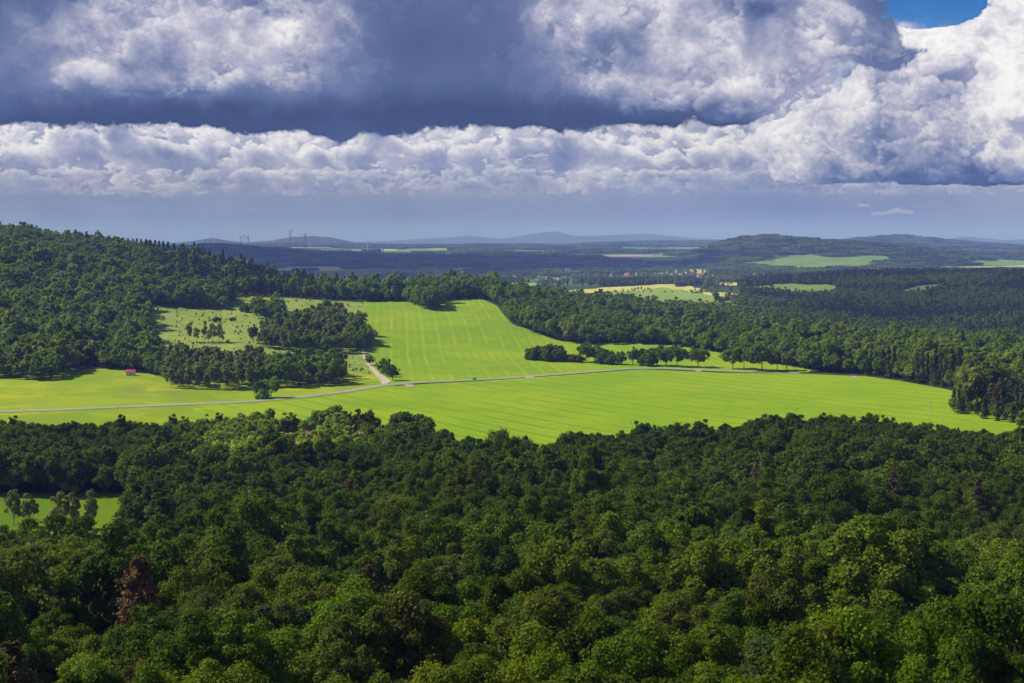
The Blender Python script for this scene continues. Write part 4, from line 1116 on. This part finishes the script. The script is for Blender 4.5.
def cloud(P, alt, thru, thick, label, seed):
    P = np.array(P); c = P.mean(0)
    off = _sv[:2] / _sv[2] * (alt - 20)
    size = np.ptp(P, axis=0)
    st = max(size) / 150
    E_ = densify([tuple(p) for p in P], st * 2, True, st * 1.6, np.random.RandomState(seed))
    Ea = np.array(E_)
    gx, gy = np.meshgrid(np.arange(Ea[:, 0].min(), Ea[:, 0].max(), st), np.arange(Ea[:, 1].min(), Ea[:, 1].max(), st))
    gx = gx.ravel(); gy = gy.ravel(); ok = inside(E_, gx, gy)
    pts = [Vector(e) for e in E_] + [Vector((a, b)) for a, b in zip(gx[ok], gy[ok])]
    n = len(E_)
    vs, es, fs, *_ = delaunay_2d_cdt(pts, [(i, (i + 1) % n) for i in range(n)], [], 0, 1e-4)
    V = np.array([(v[0], v[1]) for v in vs]); Fc = np.array([f for f in fs if len(f) == 3])
    cen = V[Fc].mean(1); Fc = Fc[inside(E_, cen[:, 0], cen[:, 1])]
    dist = np.full(len(V), 1e9)
    for i in range(0, n): dist = np.minimum(dist, np.hypot(V[:, 0] - E_[i][0], V[:, 1] - E_[i][1]))
    rise = np.clip(dist / (st * 12), 0, 1) ** .6
    L = st * 9
    bump = np.abs(np.sin(V[:, 0] / L + 2 * np.sin(V[:, 1] / L * .7)) * np.cos(V[:, 1] / L * 1.2)) + .5 * np.abs(np.sin(V[:, 0] / L * 2.7) * np.cos(V[:, 1] / L * 2.3 + 1))
    top = alt + rise * thick * (.6 + .7 * bump); bot = alt - rise * thick * .08 * (1 + bump)
    X = V + off
    m = len(V)
    VV = np.vstack([np.column_stack([X, top]), np.column_stack([X, bot])])
    FF = np.vstack([Fc, Fc[:, ::-1] + m])
    # close the rim
    FFq = []
    for i in range(n):
        j = (i + 1) % n; FFq += [(j, i, m + i), (j, m + i, m + j)]
    me = mesh_np('cloud', VV, np.vstack([FF, np.array(FFq)]), cloud_mat(thru), True)
    tag(obj_of('cloud', me), label, 'cloud', 'unseen clouds shaping the shade', 'stuff')
near_shade = DP([(-900,-0+60),(-420,760),(-250,930),(-60,950),(120,955),(178,880),(200,722),(330,712),(405,800),(436,850),(470,892),(520,880),(600,885),(700,900),(850,900),(1000,885),(1150,900),(1400,880)]) + [(1000.0, 560.0), (620.0, 400.0), (300.0, 330.0), (40.0, 345.0), (-160.0, 310.0), (-420.0, 350.0)]
near_shade[0] = (-640.0, 470.0); near_shade[1] = (-600.0, 700.0)
cloud(near_shade, 950, .74, 25, 'unseen thin grey cloud shaped to shade the wooded slope below the lookout', 3)
cloud([(-520.0, 335.0), (-160.0, 296.0), (40.0, 330.0), (300.0, 315.0), (560.0, 380.0), (640.0, 100.0), (420.0, -160.0), (-420.0, -160.0), (-600.0, 80.0)], 980, .84, 20, 'thinnest veil of cloud, added unseen to dim the trees nearest the lookout', 4)  # veil added out of view to darken the nearest slope a little
cloud(DP([(-200,5000),(300,5200),(470,5900),(560,6700),(700,7000),(735,7900),(640,9300),(400,9500),(100,9300),(-200,9300)]), 3300, .30, 90, 'large flat unseen cloud shaped to shade the distant dark forest plain', 5)
cloud(DP([(770,2700),(840,2300),(960,2100),(1150,1950),(1300,2600),(1250,4600),(1000,5200),(870,5000),(800,4500),(735,3900)]), 2100, .80, 50, 'ragged unseen cloud shaped to shade the deep valley behind the field wood', 9)
def make_haze():
    mb = MB(); mb.box(-42000, 42000, -3000, 47000, -120, 520)
    m, t = new_mat('hazy_air')
    v = t.node('ShaderNodeVolumePrincipled', i={'Color': (.23, .33, .96, 1), 'Density': HAZE, 'Anisotropy': .0, 'Absorption Color': (.5, .6, .8, 1)})
    o = t.node('ShaderNodeOutputMaterial'); t.l.new(v.outputs[0], o.inputs['Volume'])
    ob = mb.build('haze', m); tag(ob, kind='stuff'); return ob
HAZE = 6.0e-5
make_haze()
# ------------------------------------------------------------------ clouds, computed over bearing (A) and elevation (E) in degrees
def sky_picture(A0, A1, E0, E1, ppd, seed=5):
    """cloud colours (linear, picture values) on a bearing/elevation raster"""
    nx = int((A1 - A0) * ppd); ny = int((E1 - E0) * ppd)
    A = (A0 + (np.arange(nx, dtype=np.float32) + .5) / ppd)[None, :] + np.zeros((ny, 1), np.float32)
    E = (E0 + (np.arange(ny, dtype=np.float32) + .5) / ppd)[:, None] + np.zeros((1, nx), np.float32)
    if A1 - A0 < 100: E = np.degrees(np.tan(np.radians(E))).astype(np.float32) / np.cos(np.radians(A)).astype(np.float32)
    rg = np.random.RandomState(seed)
    perm = rg.permutation(512).astype(np.int32); perm = np.concatenate([perm, perm])
    ga = rg.uniform(0, 2 * np.pi, 512).astype(np.float32); gx = np.cos(ga); gy = np.sin(ga)
    def perlin(x, y, s):
        xi = np.floor(x).astype(np.int32); yi = np.floor(y).astype(np.int32)
        xf = (x - xi).astype(np.float32); yf = (y - yi).astype(np.float32)
        u = xf * xf * xf * (xf * (xf * 6 - 15) + 10); v = yf * yf * yf * (yf * (yf * 6 - 15) + 10)
        def g(ix, iy, fx_, fy_):
            h = perm[(perm[(ix + s * 37) & 511] + iy) & 511]
            return gx[h] * fx_ + gy[h] * fy_
        a = g(xi, yi, xf, yf); b = g(xi + 1, yi, xf - 1, yf)
        c = g(xi, yi + 1, xf, yf - 1); d = g(xi + 1, yi + 1, xf - 1, yf - 1)
        return ((a + u * (b - a)) + v * ((c + u * (d - c)) - (a + u * (b - a)))) * 1.4
    def fbm(x, y, f, octv, gain=.5, s=0):
        o = 0; a = 1.; n = 0
        for i in range(octv):
            o = o + a * perlin(x * f + i * 13.7, y * f - i * 7.1, s + i); n += a; a *= gain; f *= 2.03
        return o / n
    def billow(x, y, f, octv, gain=.5, s=0):
        """rounded heads with sharp creases between them, 0..1"""
        o = 0; a = 1.; n = 0
        for i in range(octv):
            q = np.abs(perlin(x * f + i * 17.3, y * f + i * 5.9, s + i))
            o = o + a * (np.minimum(q * 1.5, 1.0) ** .8); n += a; a *= gain; f *= 2.1
        return o / n
    def ss(x, a, b):
        q = np.clip((x - a) / (b - a), 0, 1); return q * q * (3 - 2 * q)
    def blur(z, r):
        """soft box blur of r degrees, three passes"""
        k = max(1, int(r * ppd))
        for ax in (0, 1):
            for _ in range(3):
                p = np.pad(z, [(k + 1, k) if a == ax else (0, 0) for a in (0, 1)], mode='edge')
                c = np.cumsum(p, axis=ax, dtype=np.float64)
                n = z.shape[ax]
                z = ((np.take(c, range(2 * k + 1, 2 * k + 1 + n), ax) - np.take(c, range(0, n), ax)) / (2 * k + 1)).astype(np.float32)
        return z
    def G(x, y, px, py, sx, sy, a, rot=0):
        dx = x - (px - 512) / 24.56; dy = y - (240 - py) / 24.56
        if rot:
            c, s_ = math.cos(math.radians(rot)), math.sin(math.radians(rot)); dx, dy = dx * c + dy * s_, -dx * s_ + dy * c
        return a * np.exp(-(dx * 24.56 / sx) ** 2 - (dy * 24.56 / sy) ** 2)
    def lit(h, k, lx=-.55, ly=.62, lz=.55):
        """relief lighting of height h (degrees of swelling), light from (lx, ly, lz)"""
        hy, hx = np.gradient(h * k * ppd)
        return (-hx * lx - hy * ly + lz) / np.sqrt(hx * hx + hy * hy + 1)
    def srgb_ramp(b, stops):
        xs = np.array([s[0] for s in stops]); out = []
        for ch in range(3):
            v = np.interp(b, xs, [s[1][ch] / 255 for s in stops])
            out.append(np.where(v > .04045, ((v + .055) / 1.055) ** 2.4, v / 12.92))
        return np.stack(out, -1).astype(np.float32)
    STOPS = [(0, (50, 65, 102)), (.15, (66, 82, 122)), (.32, (98, 113, 155)), (.5, (142, 148, 180)), (.66, (180, 181, 203)), (.8, (213, 210, 223)), (.92, (236, 232, 240)), (1.05, (255, 252, 252))]
    def over(col, c, a): return col * (1 - a[..., None]) + c * a[..., None]

    # background: rain haze under the clouds, blue above
    h0 = .455 + .06 * ss(E, .3, 3) + .05 * fbm(A * .5, E * 1.6, .5, 4, .5, 3)
    h0 += G(A, E, 820, 205, 150, 16, -.07) + G(A, E, 1000, 215, 90, 20, .05) + G(A, E, 500, 210, 200, 10, -.03)
    h0 += .022 * fbm(A + E * .5, E * .05, .8, 3, .5, 9) + .06 * fbm(A * .4, E * 1.2, .6, 5, .5, 14)
    col = srgb_ramp(h0, STOPS)
    # small wisps below the bank
    wx = A + .5 * fbm(A, E, 1.1, 4, .55, 21)
    wisp = ss(fbm(wx * .9, E * 2.6, 1.2, 6, .6, 44) + G(A, E, 870, 212, 50, 6, .45) + G(A, E, 268, 210, 14, 4, .4) + G(A, E, 1010, 218, 30, 8, .4) - .38, 0, .22)
    col = over(col, srgb_ramp(np.full_like(A, .72), STOPS), wisp * .5 * ss(E, .5, 1.2) * (1 - ss(E, 2, 3)))

    def shift(z, dx, dy):
        """value found dx, dy degrees away"""
        ix = int(round(dx * ppd)); iy = int(round(dy * ppd))
        p = np.pad(z, ((max(0, -iy), max(0, iy)), (max(0, -ix), max(0, ix))), mode='edge')
        return p[max(0, iy):max(0, iy) + z.shape[0], max(0, ix):max(0, ix) + z.shape[1]]
    def sunlit(cov, k, size):
        """light reaching a point through the cloud towards the sun, upper left"""
        T = 0
        for q, wt in ((.25, .34), (.6, .33), (1.2, .33)):
            T = T + wt * np.exp(-k * np.maximum(shift(cov, -.62 * q * size, .78 * q * size), 0))
        return T
    def heads(col, mask, tone, n, f, s, thr=.0, step=.05, k=3.2, size=.5, edge=.07, lo=-.2, hi=.2, sq=1.35, opac=1.0, hz=0.0, hzv=.55, bw=.6, wob=.5, gate=1.0):
        """n sheets of rounded heads laid one before the other, each bright at its sunward rim and grey below"""
        for i in range(n):
            ox = 31.7 * i + s
            wx = A + wob / f * .6 * fbm(A + ox, E * sq, .7 * f, 5, .5, s + i * 7); wy = E + wob / f * .45 * fbm(A - ox, E * sq, .8 * f, 5, .5, s + i * 7 + 1)
            bl = billow(wx + ox, wy * sq, .55 * f, 7, .5, s + i * 7 + 2)
            lf = fbm(wx + ox, wy * sq, .34 * f, 6, .52, s + i * 7 + 3)
            cov = bw * (bl - .40) + (1.25 - bw) * lf + mask - thr - step * i
            a = ss(cov, 0, edge * 1.4) * (.75 + .25 * ss(cov, edge, edge * 4)) * gate
            T = blur(sunlit(cov, k, size), .03)
            rim = np.exp(-np.maximum(cov, 0) / .10)
            fine = billow(wx * 1.0 + ox, wy * sq, 2.1 * f, 5, .55, s + i * 7 + 4) - .42
            b = tone + lo + (hi - lo) * T * (1 + .4 * fine) + .05 * rim + .10 * fine
            c = srgb_ramp(b, STOPS)
            if np.ndim(hz) or hz > 0:
                h = (hz if np.ndim(hz) else np.full_like(A, hz))[..., None]
                c = c * (1 - h) + srgb_ramp(np.full_like(A, hzv), STOPS) * h
            col = over(col, c, a * opac)
        return col
    # --- bank of cumulus -----------------------------------------------------
    top = ss(E, 1.5, 2.3)
    low = fbm(A, E * 2.2, .25, 4, .5, 77)
    tone = .70 + .24 * low + .16 * fbm(A, E * 1.8, .7, 5, .55, 88) + G(A, E, 330, 150, 200, 22, .06) + G(A, E, 60, 140, 90, 24, .04) + G(A, E, 640, 150, 120, 20, .05) + G(A, E, 720, 180, 120, 22, -.03) + G(A, E, 420, 200, 160, 10, -.1) + G(A, E, 800, 195, 140, 20, -.12)
    # thin bright veil behind
    vmask = ss(E + .35 * fbm(A, E * 2, .6, 6, .55, 71), 1.7, 2.9)
    veil = .60 + .10 * ss(E, 2, 4.5) + .16 * fbm(A + .6 * fbm(A, E, .8, 5, .5, 72), E * 1.8, .6, 8, .55, 73) + .10 * low
    flo = ss(E + .22 * fbm(A, E * 1.5, .9, 5, .55, 79) + .12 * fbm(A, 0 * E, .15, 2, .5, 78), 1.50, 1.95)
    hzb = .15 + .45 * (1 - ss(E, 1.6, 3.2))
    col = over(col, srgb_ramp(veil, STOPS), vmask * .92)
    col = heads(col, .05 + .30 * ss(E, 2.6, 3.6) - .1 * ss(E, 4.4, 5.5), tone + .03, 3, .85, 3170, thr=.10, step=-.0, k=7.5, size=.6, edge=.05, lo=-.24, hi=.28, hz=.12, hzv=.62, sq=1.5, gate=ss(E + .4 * fbm(A, E * 2, .5, 5, .55, 83), 2.0, 3.0))
    col = heads(col, .20 * ss(E, 1.9, 2.6) - .28 * ss(E, 3.3, 4.6) - .5 * (1 - top), tone, 5, 1.15, 4310, thr=-.02, step=-.0, k=9.0, size=.42, edge=.05, lo=-.24, hi=.28, hz=hzb, hzv=.54, sq=1.6, gate=flo)
    col = heads(col, .12 * ss(E, 1.7, 2.2) - .40 * ss(E, 2.5, 3.4) - .6 * (1 - ss(E, 1.4, 1.9)), tone - .02, 3, 1.5, 5230, thr=.10, step=-.0, k=10.0, size=.34, edge=.06, lo=-.22, hi=.18, opac=.8, hz=hzb, hzv=.54, sq=2.0, gate=flo)

    # --- the towering cumulus on the right -----------------------------------
    x = A; y = E
    gapn = G(x, y, 926, 2, 46, 22, 1.0) + G(x, y, 920, -30, 62, 36, 1.0)
    gw = gapn + .22 * fbm(x, y, .8, 6, .55, 120)
    kb = np.clip((E - 8.2) / 1.6, 0, 1)[..., None]
    blue_up = np.array([.075, .25, .60]) * (1 - kb) + np.array([.03, .165, .50]) * kb
    blue_up = blue_up * (1 + .10 * fbm(A, E, .7, 4, .5, 131)[..., None])
    col = over(col, blue_up, ss(gw, -.05, .3) * ss(E, 4.6, 6.0))
    veil2 = ss(fbm(A + .6 * fbm(A, E, .9, 5, .55, 132), E, .8, 8, .6, 133) + .35 - gapn * .5, .1, .7)
    col = over(col, srgb_ramp(np.full_like(A, .72), STOPS), .45 * veil2 * ss(E, 4.6, 6.0) * ss(gw, .02, .2))
    wx = x + 1.1 * fbm(x, y, .5, 7, .55, 101); wy = y + .9 * fbm(x + 5, y, .5, 7, .55, 102)
    m = (G(wx, wy, 1070, 60, 110, 125, 1.5) + G(wx, wy, 905, 90, 46, 48, 1.15) + G(wx, wy, 930, 140, 130, 40, 1.1) + G(wx, wy, 1003, 5, 36, 60, 1.2) + G(wx, wy, 1300, 60, 230, 120, 1.5) + G(wx, wy, 820, 155, 60, 24, .8))
    m = np.minimum(m, 1.1) - .62 * np.clip(gapn * 2.2, 0, 1)
    m = np.minimum(m, .62) * ss(y + .2 * fbm(x, y, .9, 5, .55, 107), 1.85, 2.5) - .6 * (1 - ss(y + .25 * fbm(x, y, .9, 5, .55, 108), 1.95, 2.3))
    m = m - .7 * (1 - ss(m, .02, .30))
    tb = .69 + .36 * fbm(wx, wy, .5, 5, .5, 111) + (G(wx, wy, 988, 60, 40, 70, .20, -20) + G(wx, wy, 900, 52, 34, 24, .18) + G(wx, wy, 1010, 10, 44, 34, .16) + G(wx, wy, 930, 95, 26, 40, -.20)
          + G(wx, wy, 1000, 150, 60, 14, .10) + G(x + .3 * (wx - x), y + .3 * (wy - y), 960, 182, 160, 17, -.50) + G(wx, wy, 930, 160, 60, 24, -.10) + G(wx, wy, 1040, 115, 30, 34, -.16) + G(wx, wy, 860, 165, 60, 20, -.20) + G(wx, wy, 900, 150, 60, 16, -.12)) + .10 * fbm(x, y, .4, 4, .5, 109)
    col = heads(col, m, tb, 2, .50, 500, thr=.20, step=-.03, k=2.6, size=.9, edge=.05, lo=-.22, hi=.20, sq=1.1)
    col = heads(col, m - .12, tb, 4, .80, 540, thr=.44, step=0, k=3.8, size=.6, edge=.06, lo=-.26, hi=.22, sq=1.15)
    col = heads(col, m - .12, tb, 3, 1.3, 580, thr=.56, step=0, k=4, size=.4, edge=.07, lo=-.22, hi=.20, sq=1.25, opac=.85)

    # --- the great dark cloud overhead ---------------------------------------
    wx = x + 1.0 * fbm(x, y, .30, 7, .52, 201); wy = y + .8 * fbm(x + 3, y, .33, 7, .52, 202)
    ex = x + .3 * fbm(x, y, .8, 6, .55, 203); ey = y + .68 * fbm(x + 4, y * 1.2, .55, 9, .60, 204)
    edge = 4.50 + G(ex, 0 * ey, 330, 240, 90, 60, -.36) + G(ex, 0 * ey, 343, 240, 16, 60, -.28) + G(ex, 0 * ey, 60, 240, 120, 60, .10) + G(ex, 0 * ey, 690, 240, 80, 60, .12) + G(ex, 0 * ey, 560, 240, 50, 60, -.1) + 2.4 * ss(ex, 9.0, 13.0)
    cover = ey - edge
    a = ss(cover, -.05, .15)
    gap = G(x + .5 * (wx - x), y + .5 * (wy - y), 924, 2, 52, 30, 1.6) + G(wx, wy, 1000, 70, 96, 100, 1.6)
    gw_ = .40 * fbm(x, y, .5, 7, .6, 208) + .5 * (billow(x, y, .6, 6, .55, 209) - .4)
    ga = 1 - ss(gap + gw_, .50, .72)
    a = a * ga
    soft = fbm(wx, wy, .35, 8, .52, 206)
    lay = (.225 + G(wx, wy, 215, 34, 130, 50, .36) + G(wx, wy, 285, 36, 56, 26, .16) + G(wx, wy, 215, 84, 110, 14, .18) + G(wx, wy, 112, 80, 34, 12, .16) + G(wx, wy, 10, 45, 70, 40, .07)
           + G(wx, wy, 720, 50, 160, 56, .38) + G(wx, wy, 690, 94, 90, 18, .20) + G(wx, wy, 570, 14, 40, 24, .22) + G(wx, wy, 805, 50, 60, 46, .10) + G(wx, wy, 640, 12, 60, 20, .12) + G(wx, wy, 866, 20, 14, 40, -.10)
           + G(wx, wy, 440, 60, 80, 50, -.02) + G(wx, wy, 622, 66, 26, 30, -.08) + .05 * ss(E, 11, 20))
    lay = lay + ss(lay, .30, .45) * .05 + G(wx, wy, 290, 36, 24, 14, .16) + G(wx, wy, 690, 92, 44, 12, .12) + ss(lay, .3, .5) * .22 * fbm(wx, wy, .6, 6, .55, 214)
    w_ = ss(lay, .27, .46)
    base = (G(ex, ey, 230, 118, 280, 17, -.20) + G(ex, ey, 520, 114, 130, 22, -.13) + G(ex, ey, 720, 127, 90, 8, -.20))
    belly = -.10 * (1 - ss(cover, .1, 1.6)) * ss(-x, -9.0, -6)
    b = lay + base + belly + (.10 + .22 * w_) * soft
    col = over(col, srgb_ramp(b, STOPS), a)
    msk = np.minimum(ss(lay, .22, .60) * .62, .46) * ga - .8 * (1 - ss(cover, .05, .5)) - .8 * (1 - ga)
    tb = b + .02
    ww = .08 + .92 * w_
    col = heads(col, msk, tb, 3, .42, 600, thr=.16, step=0, k=3.4, size=1.1, edge=.07, lo=-.24 * ww, hi=.28 * ww, sq=1.2, opac=.85)
    col = heads(col, msk, tb, 4, .72, 640, thr=.24, step=0, k=4.6, size=.7, edge=.07, lo=-.24 * ww, hi=.28 * ww, sq=1.3, opac=.8)
    col = heads(col, msk, tb, 3, 1.2, 690, thr=.36, step=0, k=6, size=.4, edge=.07, lo=-.20 * ww, hi=.24 * ww, sq=1.35, opac=.7)
    if ppd > 10:
        soft_ = np.stack([blur(col[..., c_], .045) for c_ in range(3)], -1)
        col = col + .35 * (col - soft_)
    return np.clip(col, 0.004, 2)

# ------------------------------------------------------------------ world: sky texture behind, clouds laid over it by direction
SUN_AZ = math.radians(74); SUN_EL = math.radians(44); EXPO = .5
def image_of(name, arr):
    h, w_, _ = arr.shape
    im = bpy.data.images.new(name, w_, h, alpha=False, float_buffer=True, is_data=False)
    im.colorspace_settings.name = 'Linear Rec.709'
    buf = np.ones((h, w_, 4), np.float32); buf[..., :3] = arr
    im.pixels.foreach_set(buf.ravel()); im.update(); im.pack()
    return im
BOX = (-27.0, 27.0, -2.0, 14.0)
front = image_of('clouds_ahead', sky_picture(*BOX, 26.0))
# the rest of the vault, coarser: the same kind of cloud all round
around = sky_picture(-180, 180, -10, 90, 3.0)
k = 1 / (2 ** EXPO) / .1
w = bpy.data.worlds.new('World'); SC.world = w; w.use_nodes = True
w.node_tree.nodes.clear(); t = NT(w.node_tree)
rest = image_of('clouds_around', around)
sky = t.node('ShaderNodeTexSky', sky_type='NISHITA', sun_disc=False, sun_elevation=SUN_EL, sun_rotation=-SUN_AZ)
dirv = t.node('ShaderNodeTexCoord').outputs['Generated']
sp = t.node('ShaderNodeSeparateXYZ', i={0: dirv})
A = t.m('MULTIPLY', t.m('ARCTAN2', sp.outputs[0], sp.outputs[1]), 57.2958)
E = t.m('MULTIPLY', t.m('ARCSINE', sp.outputs[2]), 57.2958)
def lookup(im, box):
    u = t.m('DIVIDE', t.m('SUBTRACT', A, box[0]), box[1] - box[0]); v = t.m('DIVIDE', t.m('SUBTRACT', E, box[2]), box[3] - box[2])
    n = t.node('ShaderNodeTexImage', image=im, extension='EXTEND', interpolation='Linear', i={0: t.node('ShaderNodeCombineXYZ', i={0: u, 1: v, 2: 0.0}).outputs[0]})
    return n.outputs[0]
ahead = t.m('MULTIPLY', t.m('SUBTRACT', 1.0, t.sstep(t.m('ABSOLUTE', A), 23.5, 26.8)), t.m('SUBTRACT', 1.0, t.sstep(E, 10.8, 13.8)))
cl = t.mix(ahead, lookup(rest, (-180, 180, -10, 90)), lookup(front, BOX))
cl = t.vm('SCALE', cl, s=k)
zen = t.mix(t.m('MULTIPLY', t.sstep(E, 40, 70), .3), cl, sky.outputs[0])     # broken cloud overhead lets the blue through
zen = t.mix(t.sstep(E, -2.0, -.6), t.vm('SCALE', zen, s=.45), zen)
bg = t.node('ShaderNodeBackground', i={'Color': zen, 'Strength': .1})
t.node('ShaderNodeOutputWorld', i={0: bg.outputs[0]})
# ------------------------------------------------------------------ camera, light, render
cam = bpy.data.cameras.new('camera'); co = bpy.data.objects.new('camera', cam); COL.objects.link(co)
cam.sensor_fit = 'HORIZONTAL'; cam.sensor_width = 36.0; cam.lens = 36.0 * F / 1024.0
cam.clip_start = 1.0; cam.clip_end = 200000.0
co.location = (0, 0, CAM); co.rotation_euler = (math.pi / 2 - PITCH, 0, 0)
SC.camera = co
sun = bpy.data.lights.new('sun', 'SUN'); so = bpy.data.objects.new('sun', sun); COL.objects.link(so)
sun.energy = 4.9; sun.angle = math.radians(.53); sun.color = (1.0, .93, .80)
sv = Vector((-math.sin(SUN_AZ) * math.cos(SUN_EL), math.cos(SUN_AZ) * math.cos(SUN_EL), math.sin(SUN_EL)))
so.rotation_euler = sv.to_track_quat('Z', 'Y').to_euler()
so.location = (-500, 300, 2500)
SC.view_settings.view_transform = 'Standard'; SC.view_settings.look = 'None'
SC.view_settings.exposure = EXPO; SC.view_settings.gamma = 1.0; SC.view_settings.use_curve_mapping = False
SC.render.engine = 'CYCLES'
cy = SC.cycles
cy.max_bounces = 6; cy.diffuse_bounces = 3; cy.glossy_bounces = 2; cy.transmission_bounces = 3; cy.transparent_max_bounces = 12; cy.volume_bounces = 1
cy.use_denoising = True
cy.caustics_reflective = False; cy.caustics_refractive = False
